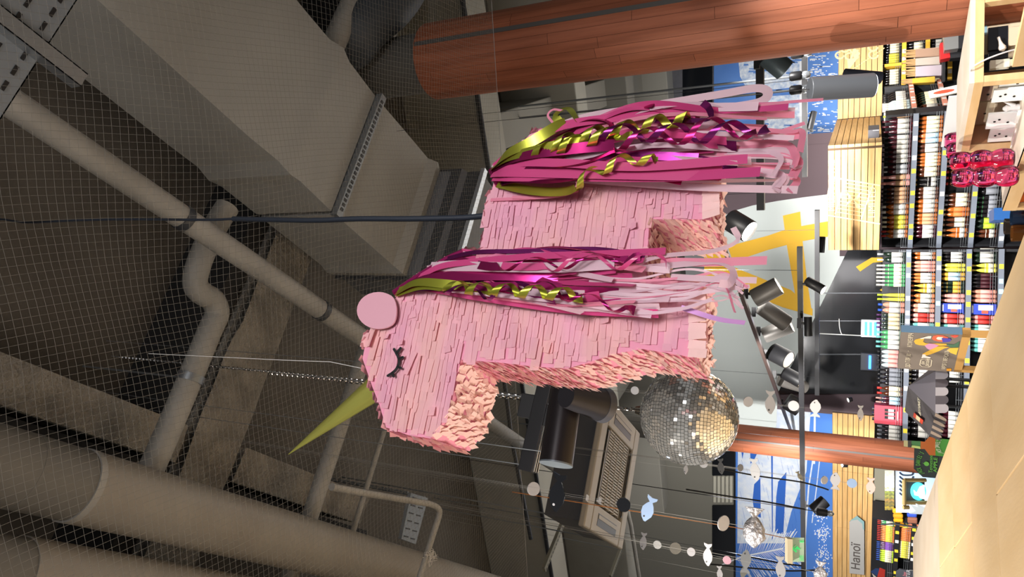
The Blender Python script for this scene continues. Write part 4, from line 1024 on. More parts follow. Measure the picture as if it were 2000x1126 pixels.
SH = {  # body profile (r, h), label h range, cap h range and radius
 'wine':   ([(.9, 0), (1, .02), (1, .56), (.86, .66), (.4, .76), (.34, .84), (.34, 1)], (.1, .5), (.8, 1.02, .39)),
 'sparkling': ([(.94, 0), (1, .02), (1, .42), (.86, .55), (.46, .74), (.4, .98)], (.12, .4), (.58, 1.02, .5)),
 'whisky': ([(.94, 0), (1, .02), (1, .6), (.88, .69), (.42, .76), (.38, .95)], (.1, .54), (.82, 1.02, .5)),
 'vodka':  ([(.92, 0), (1, .02), (1, .66), (.8, .74), (.42, .82), (.4, .98)], (.16, .58), (.84, 1.02, .5)),
 'squat':  ([(.8, 0), (1, .05), (1.05, .35), (.85, .52), (.36, .66), (.34, .95)], (.1, .4), (.78, 1.02, .5)),
 'carafe': ([(.9, 0), (1, .03), (.9, .3), (.8, .55), (.5, .72), (.42, .98)], (.12, .48), (.82, 1.02, .5)),
}
MESHC = {}
def lathe_mesh(prof, m, seg=12, cap1=True):
    k = (tuple(prof), m.name, seg)
    if k in MESHC: return MESHC[k]
    mb = MB(); mb.lathe((0, 0, 0), UP, prof, seg, True, cap1); me = bpy.data.meshes.new('bottle_shape'); me.from_pydata(mb.v, [], mb.f); me.materials.append(m)
    me.polygons.foreach_set('use_smooth', [len(p) == 4 for p in mb.f]); MESHC[k] = me; return me
NB = [0]
def bottle(kind, glass, label, cap, r, H, loc, lab, group):
    prof, lr, cr_ = SH[kind]
    def pr(t_):
        for (r0, h0), (r1, h1) in zip(prof, prof[1:]):
            if h0 <= t_ <= h1: return r0+(r1-r0)*(t_-h0)/max(1e-6, h1-h0)
        return prof[-1][0]
    o = bpy.data.objects.new(kind+'_bottle', lathe_mesh([(a*r, b*H) for a, b in prof], gm(glass))); COL.objects.link(o); o.location = loc
    tag(o, lab, 'bottle', group); NB[0] += 1
    kids = []
    if label:
        p = [((pr(lr[0])*1.015)*r, lr[0]*H), (pr((lr[0]+lr[1])/2)*1.015*r, (lr[0]+lr[1])/2*H), ((pr(lr[1])*1.015)*r, lr[1]*H)]
        c = bpy.data.objects.new('paper_label', lathe_mesh(p, lm_(label))); COL.objects.link(c); c.parent = o; kids.append(c)
    if cap:
        rr0 = max(cr_[2], pr(cr_[0])*1.03)
        c = bpy.data.objects.new('cap', lathe_mesh([(rr0*r, cr_[0]*H), (cr_[2]*r, (cr_[0]+.1)*H), (cr_[2]*r, cr_[1]*H)], cm(cap))); COL.objects.link(c); c.parent = o; kids.append(c)
    KIDS[o.name] = kids
    return o
def bottle_copy(src, loc):
    o = src.copy(); COL.objects.link(o); o.location = loc; NB[0] += 1
    for ch in KIDS[src.name]:
        c = ch.copy(); COL.objects.link(c); c.parent = o
    return o
SHELFM = mat('shelf_dark', '#26272b', .5, .2); STRIP = mat('price_strip', '#6d7480', .4); WIRE = mat('shelf_wire', '#9aa0a6', .35, .7)
TAGY = mat('tag_yellow', '#e8d23a', .6); TAGW = mat('tag_white', '#e9ece9', .6); TAGB = mat('tag_blue', '#9fd0e6', .6)
ROWN = ['top', 'second', 'third', 'fourth', 'bottom']
def shelf_unit(name, label, uname, A, B, rows, runs, ztop, depth=.5, tagm=(TAGY, TAGW), seed=1, strip=STRIP, zbot=0):
    """A, B: ground points of the front left / right ends as seen; rows: board heights"""
    rnd = random.Random(seed); A = V((A.x, A.y, 0)); B = V((B.x, B.y, 0)); e = (B-A).normalized(); q = V((-e.y, e.x, 0)); q = q if q.dot((A+B)/2-CC) > 0 else -q
    L = (B-A).length; t = thing(name, label, 'shelf', (A+B)/2+q*depth/2+UP*zbot)
    mb = MB(); mb.obox(A+q*depth+UP*zbot, e*L, q*.04, UP*(ztop-zbot)); mb.build('back_panel', SHELFM, t)
    for p in (A, B-e*.03): mb = MB(); mb.obox(p+q*.03+UP*zbot, e*.03, q*(depth-.03), UP*(ztop-zbot)); mb.build('side_panel', SHELFM, t)
    base = MB(); base.obox(A+q*.05+UP*zbot, e*L, q*(depth-.05), UP*.1); base.build('plinth', SHELFM, t)
    for i, z in enumerate(rows):
        mb = MB(); mb.obox(A+q*.02+UP*(z-.02), e*L, q*(depth-.02), UP*.03); mb.build('shelf_board', SHELFM, t)
        mb = MB(); mb.obox(A+UP*(z-.05), e*L, q*.02, UP*.055); ps = mb.build('price_strip', strip, t)
        mb = MB()
        for hh in (.03, .055, .08): mb.cyl(A+q*.025+UP*(z+hh), B+q*.025+UP*(z+hh), .0025, seg=4)
        for k in range(int(L/.3)+1): p = A+e*min(L, k*.3)+q*.025; mb.cyl(p+UP*(z), p+UP*(z+.085), .0025, seg=4)
        mb.build('wire_fence', WIRE, t)
        s = rnd.uniform(.05, .2)
        while s < L-.08:
            mb = MB(); mb.obox(A+e*s-q*.004+UP*(z-.045), e*.055, q*.003, UP*.045); mb.build('price_tag', rnd.choice(tagm), ps); s += rnd.uniform(.1, .3)
        for (y0, y1, n, kind, glass, lab_, cap, H) in runs[i]:
            xr_ = rows_px(z, A, e, q, (y0+y1)/2)
            s0 = (at_pl(xr_, y1, A, q)-A).dot(e); s1 = (at_pl(xr_, y0, A, q)-A).dot(e); pit = (s1-s0)/n
            if kind == 'gap': continue
            r = min(.046 if kind != 'squat' else .055, pit*.47)
            txt = '%s %s bottle, %s label%s, %s row of %s' % (glass, kind, lab_ or 'no', (', %s cap' % cap) if cap else '', ROWN[i], uname)
            if txt in LABELS: txt = txt.replace(' row of', ' row again, further left on')
            src = None
            for k in range(n):
                p = A + e*(s0+pit*(k+.5)) + q*(.07+r) + UP*(z+.0105)
                if src is None: src = bottle(kind, glass, lab_, cap, r, H*rnd.uniform(.99, 1.01), p, txt, 'run of '+txt[:txt.rfind(',')]+' '+ROWN[i]+' '+uname)
                else: bottle_copy(src, p)
    return t, A, B, e, q
def rows_px(z, A, e, q, y):   # picture x of shelf height z at picture y on plane
    lo, hi = 1500., 2300.
    for _ in range(40):
        m = (lo+hi)/2
        if at_pl(m, y, A, q).z > z: lo = m
        else: hi = m
    return lo
# straight unit facing the viewer
Y0 = 10.0
rowsA = [at_Y(x, 495, Y0).z for x in (1771, 1830, 1889, 1952)]
runsA = [
 [(489, 512, 2, 'wine', 'dark green', 'white', 'silver', .31), (514, 560, 6, 'sparkling', 'green', 'cream', 'cream', .31), (572, 589, 2, 'carafe', 'yellow', None, 'lime', .30), (590, 612, 2, 'vodka', 'rose', 'white', 'blue', .29), (612, 645, 4, 'vodka', 'dark green', 'beige', 'purple', .30), (646, 684, 4, 'vodka', 'green', 'white', 'teal', .30), (685, 720, 4, 'vodka', 'clear', 'pink', 'black', .29), (721, 756, 4, 'whisky', 'dark', 'grey', 'black', .28), (757, 777, 2, 'whisky', 'brown', 'cream', 'red', .28), (778, 794, 2, 'wine', 'wine red', 'pastel', 'pink', .29), (834, 866, 4, 'whisky', 'dark', 'white', 'grey', .27)],
 [(489, 506, 2, 'whisky', 'amber', 'white', 'black', .30), (508, 530, 3, 'wine', 'rose', 'pink', 'grey', .31), (532, 552, 3, 'wine', 'orange', 'white', 'cream', .31), (553, 572, 2, 'squat', 'gold', 'cream', 'orange', .29), (573, 592, 2, 'whisky', 'orange', 'white', 'orange', .28), (593, 611, 2, 'vodka', 'rose', 'white', 'blue', .30), (612, 630, 2, 'vodka', 'pink', 'red', 'tan', .30), (631, 646, 2, 'vodka', 'teal', 'white', 'teal', .30), (722, 765, 5, 'whisky', 'dark', 'white', 'cream', .28), (800, 860, 5, 'wine', 'dark', 'white', 'silver', .29)],
 [(489, 511, 3, 'wine', 'dark', 'white', 'silver', .30), (513, 530, 2, 'whisky', 'yellow', 'yellow', 'white', .29), (531, 548, 2, 'vodka', 'gold', 'pastel', 'blue', .30), (549, 572, 3, 'sparkling', 'dark green', 'gold', 'gold', .31), (573, 592, 2, 'sparkling', 'pink', 'pink', 'tan', .31), (613, 633, 2, 'vodka', 'pink', 'red', 'orange', .30), (634, 646, 2, 'vodka', 'teal', 'white', 'clear', .29), (726, 750, 3, 'wine', 'dark', 'white', 'white', .28), (806, 860, 6, 'wine', 'wine red', 'white', 'silver', .28)],
 [(483, 512, 3, 'whisky', 'dark green', 'white', 'orange', .32), (513, 532, 2, 'squat', 'yellow', 'cream', 'gold', .30), (533, 563, 4, 'wine', 'dark', 'wine red', 'black', .32), (565, 592, 3, 'wine', 'rose', 'pink', 'tan', .32), (616, 634, 2, 'vodka', 'pink', 'red', 'pink', .31), (635, 648, 2, 'vodka', 'teal', 'white', 'clear', .30), (656, 690, 4, 'vodka', 'teal', 'white', 'green', .30)],
]
SU, A_, B_, e_, q_ = shelf_unit('bottle_shelf', 'long dark grey shop shelf of bottles facing the viewer below the dark glass', 'straight shelf', at_Y(1770, 868, Y0), at_Y(1770, 487, Y0), rowsA, runsA, at_Y(1724, 500, Y0+.5).z, .5, (TAGY, TAGW, TAGY, TAGB), 5)
# boxes among the bottles
def shelf_box(y0, y1, row, H, col, label, name='gift_box', detail=None, D=.22):
    z = rowsA[row]+.0105; x = rows_px(z, A_, e_, q_, (y0+y1)/2); p0 = at_pl(x, y1, A_, q_); p1 = at_pl(x, y0, A_, q_)
    o = thing(name, label, 'box', V(((p0.x+p1.x)/2, p0.y, z)))
    mb = MB(); mb.obox(V((p0.x, p0.y, z))+q_*.05, e_*(p1-p0).length, q_*D, UP*H); mb.build('carton', flat(col, .5), o)
    if detail: detail(o, V((p0.x, p0.y, z))+q_*.05, (p1-p0).length, H)
    return o
def bl(o, p, w, H):
    mb = MB()
    mb.obox(p-q_*.003+e_*w*.4+UP*H*.1, e_*w*.5, q_*.003, UP*H*.45); mb.build('white_print', flat('#e8eef2'), o)
    mb = MB(); mb.obox(p-q_*.006+e_*w*.1+UP*H*.25, e_*w*.3, q_*.003, UP*H*.2); mb.build('red_print', flat('#d6533f'), o)
    mb = MB()
    for k in range(2): mb.obox(p-q_*.003+e_*w*.15+UP*H*(.7+.12*k), e_*w*.7, q_*.003, UP*H*.05)
    mb.build('lettering', flat('#dfe6f4'), o)
shelf_box(593, 611, 2, .31, '#2c42b4', 'blue gift carton in the third row of the straight shelf', detail=bl)
shelf_box(594, 615, 3, .33, '#2c42b4', 'blue gift carton in the fourth row of the straight shelf', detail=bl)
def rd(o, p, w, H):
    mb = MB()
    for k in range(3): mb.obox(p-q_*.003+e_*w*(.3+.2*k)+UP*H*.25, e_*w*.15, q_*.003, UP*H*.38)
    mb.build('bottle_window', BLK, o)
    mb = MB()
    for k in range(3): mb.obox(p-q_*.006+e_*w*(.3+.2*k)+UP*H*.3, e_*w*.14, q_*.003, UP*H*.2)
    mb.build('bottle_label', flat('#dfe4e2'), o)
    mb = MB()
    for k in range(3): mb.cyl(p+q_*.05+e_*w*(.2+.28*k)+UP*H*.8, p+q_*.05+e_*w*(.2+.28*k)+UP*H*1.08, .022, .018, 10)
    mb.build('bottle_neck', gm('dark'), o)
    mb = MB(); mb.obox(p-q_*.003+e_*w*.25+UP*H*.14, e_*w*.5, q_*.003, UP*H*.05); mb.build('lettering', flat('#f0c8c4'), o)
shelf_box(796, 832, 0, .31, '#d2485a', 'red six-bottle carrier box at the left end of the top row', 'bottle_carrier', rd)
# angled unit on the right
A2, B2 = at_Y(1775, 484, 10.25), at_Y(1787, 222, 9.45)
eA = V((B2.x-A2.x, B2.y-A2.y, 0)).normalized(); qA = V((-eA.y, eA.x, 0)); qA = qA if qA.y > 0 else -qA
rowsB = [at_pl(x, 470, A2, qA).z for x in (1774, 1830, 1892, 1951)]
runsB = [
 [(223, 232, 1, 'whisky', 'wine red', 'tan', 'lime', .30), (233, 264, 3, 'wine', 'wine red', 'white', 'wine red', .31), (266, 322, 6, 'wine', 'wine red', 'white', 'black', .31), (324, 343, 2, 'wine', 'wine red', 'silver', 'silver', .31), (344, 368, 2, 'carafe', 'pink', 'tan', 'pink', .32), (369, 402, 4, 'whisky', 'brown', 'tan', 'black', .30), (403, 424, 2, 'whisky', 'amber', 'white', 'white', .30), (425, 452, 3, 'whisky', 'amber', 'yellow', 'cream', .29), (453, 470, 2, 'whisky', 'amber', 'white', 'red', .29)],
 [(228, 261, 4, 'whisky', 'amber', 'cream', 'red', .31), (262, 282, 2, 'whisky', 'orange', 'pastel', 'silver', .31), (283, 300, 2, 'whisky', 'brown', 'white', 'gold', .31), (301, 328, 4, 'whisky', 'amber', 'cream', 'white', .30), (329, 349, 2, 'whisky', 'brown', 'cream', 'tan', .30), (350, 368, 2, 'squat', 'dark', 'white', 'gold', .30), (369, 392, 3, 'whisky', 'brown', 'white', 'grey', .30), (393, 420, 3, 'whisky', 'amber', 'white', 'black', .29), (421, 443, 3, 'whisky', 'amber', 'tan', 'blue', .29), (444, 470, 3, 'wine', 'wine red', 'white', 'cream', .30)],
 [(292, 332, 4, 'whisky', 'brown', 'tan', 'pink', .29), (333, 368, 3, 'whisky', 'brown', 'white', 'red', .29), (381, 408, 3, 'whisky', 'brown', 'cream', 'grey', .28), (409, 428, 2, 'whisky', 'amber', 'orange', 'cream', .30), (429, 449, 2, 'carafe', 'brown', 'cream', 'tan', .30), (450, 470, 2, 'squat', 'amber', 'white', 'tan', .30)],
 [(345, 385, 3, 'whisky', 'dark', 'grey', 'white', .29), (386, 430, 5, 'sparkling', 'dark', 'grey', 'green', .30), (431, 452, 2, 'wine', 'dark green', 'lime', 'silver', .30), (453, 470, 2, 'squat', 'brown', 'white', 'white', .30)],
]
shelf_unit('bottle_shelf', 'angled dark grey shop shelf of bottles under the long wood panel', 'angled shelf', A2, B2, rowsB, runsB, at_pl(1722, 470, A2+qA*.22, qA).z, .22, (TAGY, TAGY, TAGW), 9)
# corner unit turning away
A3, B3 = at_Y(1787, 217, 9.75), at_Y(1779, 160, 10.9)
e3 = V((B3.x-A3.x, B3.y-A3.y, 0)).normalized(); q3 = V((-e3.y, e3.x, 0)); q3 = q3 if q3.dot(A3-CC) > 0 else -q3
rowsC = [at_pl(x, 204, A3, q3).z for x in (1781, 1843)]
runsC = [[(164, 180, 4, 'wine', 'dark', 'white', 'black', .30), (181, 197, 4, 'wine', 'clear', 'cream', 'cream', .30), (198, 214, 3, 'wine', 'dark', 'grey', 'white', .29)],
         [(164, 186, 5, 'wine', 'dark green', 'cream', 'gold', .30), (187, 210, 4, 'wine', 'brown', 'white', 'silver', .30)]]
shelf_unit('bottle_shelf', 'short corner shelf of bottles with salmon price strips by the pillar', 'corner shelf', A3, B3, rowsC, runsC, at_pl(1727, 190, A3+q3*.2, q3).z, .2, (TAGW,), 4, mat('salmon_strip', '#e0937c', .6))
# flat box with a lobster print in front of the corner shelf
t = thing('gift_box', 'white flat box with a red lobster print by the corner shelf', 'box', at_pl(1854, 217, A3-q3*.06, q3))
q = [at_d(x, y, 9.0) for x, y in ((1803, 212), (1853, 206), (1855, 220), (1806, 226))]
q = [V((p.x, A3.y-.25+(p.x-A3.x)*.2, p.z)) for p in q]
mb = MB(); mb.prism(q, V((0, .05, 0))); mb.build('carton', flat('#e9dfcf'), t)
c = sum(q, V())/4; mb = MB(); mb.obox(V((c.x-.03, c.y+.02, 0)), (.06, 0, 0), (0, .03, 0), UP*(min(p.z for p in q)+.02)); mb.build('stand', SHELFM, t)
mb = MB(); c = sum(q, V())/4; l = (q[1]-q[0]); w = (q[3]-q[0])
mb.prism([c + l*.36*math.cos(2*PI*k/16) + w*(.22*math.sin(2*PI*k/16)+.06*math.cos(2*PI*k/16)) + V((0, -.004, 0)) for k in range(16)], V((0, -.002, 0))); mb.build('red_print', flat('#c8452f'), t)
# yellow lit unit at the far right
YF = 11.5
A4, B4 = at_Y(1763, 168, YF), at_Y(1763, 40, YF)
rowsD = [at_Y(x, 120, YF).z for x in (1762, 1808, 1852)]
runsD = [[(72, 98, 5, 'wine', 'dark', 'cream', 'white', .29), (99, 123, 5, 'whisky', 'dark', 'yellow', 'white', .29), (130, 160, 6, 'wine', 'dark', 'cream', 'tan', .29)],
         [(76, 100, 4, 'wine', 'dark', 'cream', 'grey', .27), (101, 118, 3, 'wine', 'dark', 'white', 'tan', .27)], [(70, 90, 3, 'wine', 'dark', 'white', 'cream', .28), (120, 160, 5, 'wine', 'dark', 'cream', 'yellow', .28)]]
YLW = mat('glow_tinted_wood', '#e6b73a', .5)  # LED light on the boards put into their yellow colour
shelf_unit('bottle_shelf', 'far shelf of dark bottles with yellow boards below the stencilled panel', 'yellow shelf', A4, B4, rowsD, runsD, at_Y(1727, 120, YF).z, .4, (TAGW,), 6, YLW)
mb = MB(); p = at_Y(1762, 127, YF); mb.obox(p+V((0, -.0, -.0)), (.04, 0, 0), (0, .3, 0), (0, 0, at_Y(1727, 127, YF).z-p.z)); tag(mb.build('shelf_divider', YLW), 'upright yellow board between the bottles of the yellow shelf', 'divider')
# gift bags
for i, (x0, x1, y0, y1, col, lab) in enumerate(((1788, 1836, 92, 112, '#9a7c68', 'brown wrapped gift bag standing highest on the right'), (1788, 1836, 110, 128, '#a79c92', 'grey paper gift bag between brown and lilac bags'), (1788, 1842, 126, 149, '#a398a2', 'lilac grey gift bag in front of the yellow shelf'), (1782, 1826, 149, 162, '#c49a2e', 'mustard yellow gift bag lowest of the bag row'))):
    Y = 10.9-.05*i; q = [at_Y(x, y, Y) for x, y in ((x0, y0+4), (x1, y0), (x1, y1-2), (x0, y1))]
    t = thing('gift_bag', lab, 'bag', (q[1]+q[2])/2)
    mb = MB(); mb.prism(q, V((0, .12, 0))); mb.build('bag_body', flat(col, .7), t)
    mb = MB()
    for k in range(6):
        a = q[0].lerp(q[3], (k+.5)/6); b = a+(q[0]-q[1]).normalized()*R.uniform(.1, .16)+(q[3]-q[0])*R.uniform(-.08, .08); w = (q[3]-q[0])*.07
        mb.prism([a-w, a+w, b+w*.5, b-w*.5], V((0, .02, 0)))
    mb.build('gathered_top', flat('#b08a5c', .6), t)
q = [at_Y(x, y, 10.4) for x, y in ((1836, 84), (1853, 80), (1856, 112), (1837, 116))]
mb = MB(); mb.prism(q, V((0, .15, 0))); o = mb.build('gift_bag', flat('#c01f22', .5)); pl_ = MB(); pl_.obox(V((min(p.x for p in q), q[0].y, 0)), (max(p.x for p in q)-min(p.x for p in q), 0, 0), (0, .14, 0), UP*min(p.z for p in q)); tag(pl_.build('display_plinth', SHELFM), 'dark plinth under the bright red bag', 'plinth'); tag(o, 'bright red bag beside the pillar on the far right', 'bag')
q = [at_Y(x, y, 10.2) for x, y in ((1843, 66), (1872, 60), (1872, 94), (1845, 98))]
mb = MB(); mb.prism(q, V((0, .15, 0))); o = mb.build('gift_bag', flat('#9b9c9c', .3, .5)); pl_ = MB(); pl_.obox(V((min(p.x for p in q), q[0].y, 0)), (max(p.x for p in q)-min(p.x for p in q), 0, 0), (0, .14, 0), UP*min(p.z for p in q)); tag(pl_.build('display_plinth', SHELFM), 'dark plinth under the silver grey bag', 'plinth'); tag(o, 'silver grey patterned bag above the red bag by the pillar', 'bag')
print('BOTTLES', NB[0])
t = thing('bag_rack', 'dark slim rack with a ledge carrying the row of gift bags', 'rack', at_Y(1840, 125, 10.9))
mb = MB(); a, b = at_Y(1838, 166, 10.8), at_Y(1838, 78, 10.8); zr = a.z-.0; mb.obox(V((a.x, 10.65, zr-.03)), (b.x-a.x, 0, 0), (0, .4, 0), (0, 0, .03)); mb.build('ledge', SHELFM, t)
for x in (a.x, b.x-.03): mb = MB(); mb.obox(V((x, 10.9, 0)), (.03, 0, 0), (0, .03, 0), UP*(zr-.03)); mb.build('post', SHELFM, t)
# ------------------------------------------------------------------ wood panels
PLK = wood('panel_wood', '#d3ad76', '#c49a61', (1.2, 1.2, 22), .05, 2.5, .5)
def panel(name, label, A, B, z0, z1, n=8, th=.05, vj=()):
    A, B = V((A.x, A.y, 0)), V((B.x, B.y, 0)); e = (B-A).normalized(); L = (B-A).length; q = V((-e.y, e.x, 0)); q = q if q.dot((A+B)/2-CC) > 0 else -q
    t = thing(name, label, 'wood panel', (A+B)/2+UP*z0); mb = MB(); h = (z1-z0)/n
    for k in range(n):
        js = [0]+[j*L for j in vj]+[L]
        for a, b in zip(js, js[1:]): mb.obox(A+e*(a+.003)+UP*(z0+h*k+.004), e*(b-a-.006), q*.02, UP*(h-.008))
    mb.build('planks', PLK, t)
    mb = MB(); mb.obox(A+q*.012+UP*z0, e*L, q*th, UP*(z1-z0)); mb.build('backing', mat('panel_backing', '#4a3723', .8), t)
    return t, A, e, q
off = .38
PA = V((A2.x, A2.y, 0))-qA*off
pl1 = at_pl(1717.5, 488, PA, qA); pl2 = at_pl(1723, 279, PA, qA); zt_ = (at_pl(1617.5, 488, PA, qA).z+at_pl(1617.5, 279, PA, qA).z)/2; zb_ = (pl1.z+pl2.z)/2
SIGNM = mat('stencil_white', '#dcc598', .7)
pt, pa, pe, pq = panel('wood_panel', 'long planked wood fascia with a faint windmill stencil over the angled shelf', pl1, pl2, zb_, zt_)
r_ = ray(1634, 234); Yk = (zt_-2.2)/r_.z*r_.y; pk = at_Y(1634, 234, Yk)
panel('wood_panel', 'short planked wood return panel at the corner of the fascia', pl2+V((.01, 0, 0)), pk, zb_, zt_)
pend = at_Y(1634, 30, Yk-.1)
pt2, pa2, pe2, pq2 = panel('wood_panel', 'planked wood fascia with round stencils between column and corner', pk+V((.005, 0, 0)), pend, zb_-.02, zt_-.01)
def onp(x, y, A, q, o=.006): return at_pl(x, y, A-q*o, q)
# stencil on long fascia
mb = MB()
def sline(mb, pts, w, A, q):
    P = [onp(x, y, A, q, .002) for x, y in pts]
    for a, b in zip(P, P[1:]):
        d = (b-a).normalized(); k = d.cross(q).normalized()*w; mb.prism([a-k, a+k, b+k, b-k], -q*.003)
for pts in ([(1617, 420), (1719, 437)], [(1625, 346), (1719, 362)], [(1617, 380), (1622, 352), (1632, 345)], [(1652, 351), (1631, 418)], [(1705, 361), (1682, 428)]): sline(mb, pts, .008, pa, pq)
for k in range(9): sline(mb, [(1650-k*2.3+1, 357+k*7), (1703-k*2.3, 366+k*7)], .0045, pa, pq)
for pts in ([(1667, 389), (1654, 374), (1657, 386)], [(1667, 389), (1683, 373), (1676, 389)], [(1667, 389), (1681, 404), (1672, 406)], [(1667, 389), (1652, 402), (1657, 392)]):
    P = [onp(x, y, pa, pq, .003) for x, y in pts]; mb.prism(P, -pq*.003)
mb.build('stencil_print', SIGNM, pt)
text('MILL AND THE', 'lettering', onp(1630, 412, pa, pq), pe, UP, .1, SIGNM, pt)
text('LIMITED', 'lettering', onp(1709, 425, pa, pq), pe, UP, .11, SIGNM, pt)
mb = MB()
for x, y, rr_2 in ((1640, 108, 8), (1650, 95, 8), (1659, 110, 8), (1668, 97, 8), (1706, 107, 9), (1705, 92, 9), (1671, 110, 6)):
    P = [onp(x+rr_2*math.cos(2*PI*k/14), y+rr_2*.8*math.sin(2*PI*k/14), pa2, pq2, .004) for k in range(12)]
    for a, b in zip(P, P[1:]):
        d = (b-a).normalized(); k = d.cross(pq2).normalized()*.012; mb.prism([a-k, a+k, b+k, b-k], -pq2*.003)
mb.prism([onp(x, y, pa2, pq2, .003) for x, y in ((1657, 137), (1672, 118), (1680, 104), (1668, 92), (1660, 116), (1655, 118))], -pq2*.003)
for k in range(16):
    x, y = 1660+k*4.3, 138-k*2.9; mb.prism([onp(x+dx, y+dy, pa2, pq2, .003) for dx, dy in ((0, 0), (2.6, -1.8), (3.2, -.2), (.6, 1.6))], -pq2*.003)
mb.build('stencil_print', SIGNM, pt2)
# grey tiled header strip above the angled shelf
PH = V((A2.x, A2.y, 0))-qA*.02
h1, h2 = at_pl(1736, 484, PH, qA), at_pl(1722, 484, PH, qA); e1_ = at_pl(1736, 232, PH, qA)
t = thing('header_strip', 'dark grey tiled metal header between wood fascia and angled shelf', 'header', (h1+e1_)/2)
L_ = V((e1_.x-h1.x, e1_.y-h1.y, 0)); 
mb = MB(); mb.obox(V((h1.x, h1.y, rowsB[0]+.36)), L_*.93, qA*.2, UP*(zb_-rowsB[0]-.36+.15)); mb.build('header_body', mat('header_grey', '#4c4d53', .5, .2), t)
mb = MB()
for k in range(7): mb.obox(V((h1.x, h1.y, rowsB[0]+.36))+L_*(k/6.5)-qA*.003, L_.normalized()*.008, qA*.003, UP*(zb_-rowsB[0]-.36+.1))
mb.build('header_seam', flat('#9b9da3'), t)
# left fascia in front of the mural
def LF(x, y, off=.35): return LP(x, y, off)
pz0, pz1 = LF(1704, 1000).z, LF(1626, 1000).z
pl3, _, pe3, pq3 = panel('wood_panel', 'long planked wood fascia under the harbour mural carrying the grey arrow sign', LF(1700, 1180), LF(1700, 812), pz0, pz1, 8, .05, (.42, .72))
# arrow sign
t = thing('arrow_sign', 'grey arrow board with dark lettering on the wood fascia', 'sign', LF(1688, 1060, .42))
q = [LF(x, y, .40) for x, y in ((1659, 1017), (1674, 1006), (1688, 1018), (1688, 1120), (1659, 1117))]
mb = MB(); mb.prism(q, nL*.02); mb.build('board', mat('sign_grey', '#a9a9a8', .6), t)
q = [LF(x, y, .422) for x, y in ((1660, 1016), (1674, 1006.5), (1688, 1018), (1688, 1034), (1685, 1032), (1684, 1022), (1675, 1014))]
mb = MB(); mb.prism(q, nL*.003); mb.build('teal_smear', mat('teal_paint', '#7fa3a6', .7), t)
text('Напої', 'lettering', LF(1679, 1113, .423), pe3, UP, .17, flat('#55504e'), t, bold=.002, fit=(LF(1679, 1113, .423)-LF(1679, 1060, .423)).length)
# faint cow-like swirls left out; soffit and back wall below
mb = MB(); a = LF(1705, 1200, .3); b = LF(1705, 880, .3); mb.prism([V((a.x, a.y, 0)), V((b.x, b.y, 0)), V((b.x, b.y, pz0-.005)), V((a.x, a.y, pz0-.005))], -nL*.1); struct(mb.build('wall_left_lower', mat('grey_green_wall', '#7d7b6d', .8)))
# far left bottle shelf
A5, B5 = LF(1748, 1150, .8), LF(1748, 1019, .8)
nl_ = -nL
rowsE = [LF(x, 1080, .8).z for x in (1747, 1779)]
runsE = [[(1020, 1036, 5, 'wine', 'green', 'cream', 'red', .22), (1037, 1068, 9, 'wine', 'orange', 'yellow', 'red', .22), (1069, 1084, 5, 'wine', 'purple', 'violet', 'blue', .22), (1085, 1108, 6, 'wine', 'lime', 'cream', 'blue', .22)],
         [(1024, 1040, 5, 'wine', 'green', 'yellow', 'red', .22), (1041, 1066, 7, 'wine', 'orange', 'orange', 'red', .22), (1067, 1100, 8, 'wine', 'cream', 'yellow', 'cream', .22)]]
shelf_unit('bottle_shelf', 'far left shelf of small colourful bottles under the arrow sign', 'far left shelf', A5, B5, rowsE, runsE, rowsE[0]+.3, .35, (TAGY, TAGW), 8, SHELFM)
mb = MB(); p = LF(1735, 1015, .82); mb.tube([LF(1720, 1024, .9), LF(1744, 1022, .9), LF(1795, 1030, .9)], .012, 6); tag(mb.build('shelf_bracket', DKG), 'slanting dark bracket at the end of the far left shelf', 'bracket')
# snack bags and packets
SN = [(1743, 1762, 990, 999, '#d9a32a', 'uppermost yellow snack bag hanging beside the wood sign'), (1744, 1764, 1000, 1008, '#c9922a', 'second yellow snack bag of the hanging four'), (1745, 1764, 1009, 1016, '#d79c20', 'third yellow snack bag of the hanging four'), (1746, 1766, 1017, 1025, '#b9801e', 'lowest yellow snack bag of the hanging four'),
      (1771, 1791, 998, 1006, '#3550b0', 'blue snack packet above the brown ones'), (1772, 1792, 1007, 1018, '#8a5a48', 'brown snack packet under the blue one'), (1773, 1794, 1020, 1028, '#c9785a', 'salmon snack packet next to the dark bracket')]
for x0, x1, y0, y1, col, lab in SN:
    q = [LF(x, y, .75) for x, y in ((x0, y0), (x1, y0+1), (x1, y1), (x0, y1-1))]; mb = MB(); c = sum(q, V())/4
    mb.prism(q, nL*.05); o = mb.build('snack_bag', flat(col, .35), bevel=.02); tag(o, lab, 'snack bag', 'hanging snack bags')
for k in range(9):
    y0 = 918+k*7.4; col = ['#d9d6c8', '#cfd2c8', '#e4e0d0', '#c9c46a', '#8f9c4c', '#9a9a50', '#a8864a', '#8a7a3c', '#b09a3c'][k]
    q = [LF(x, y, .6) for x, y in ((1728, y0), (1746, y0), (1746, y0+6.8), (1728, y0+6.8))]; mb = MB(); mb.prism(q, nL*.12)
    o = mb.build('snack_packet', mat('packet_%d' % k, col, .5, col2='#5a5a44' if k > 3 else '#f1efe4', ns=30)); tag(o, '%s packet, number %s from the column, in the packet row above the cooler' % ('pale' if k < 3 else 'olive', ['one', 'two', 'three', 'four', 'five', 'six', 'seven', 'eight', 'nine'][k]), 'packet', 'packet row above the cooler')
mb = MB(); a, b = LF(1747, 912, .72), LF(1747, 988, .72); mb.obox(a-UP*.02, b-a, -nL*.2, UP*.02); tag(mb.build('packet_shelf', DKG), 'thin shelf board carrying the row of pale and olive packets', 'shelf')
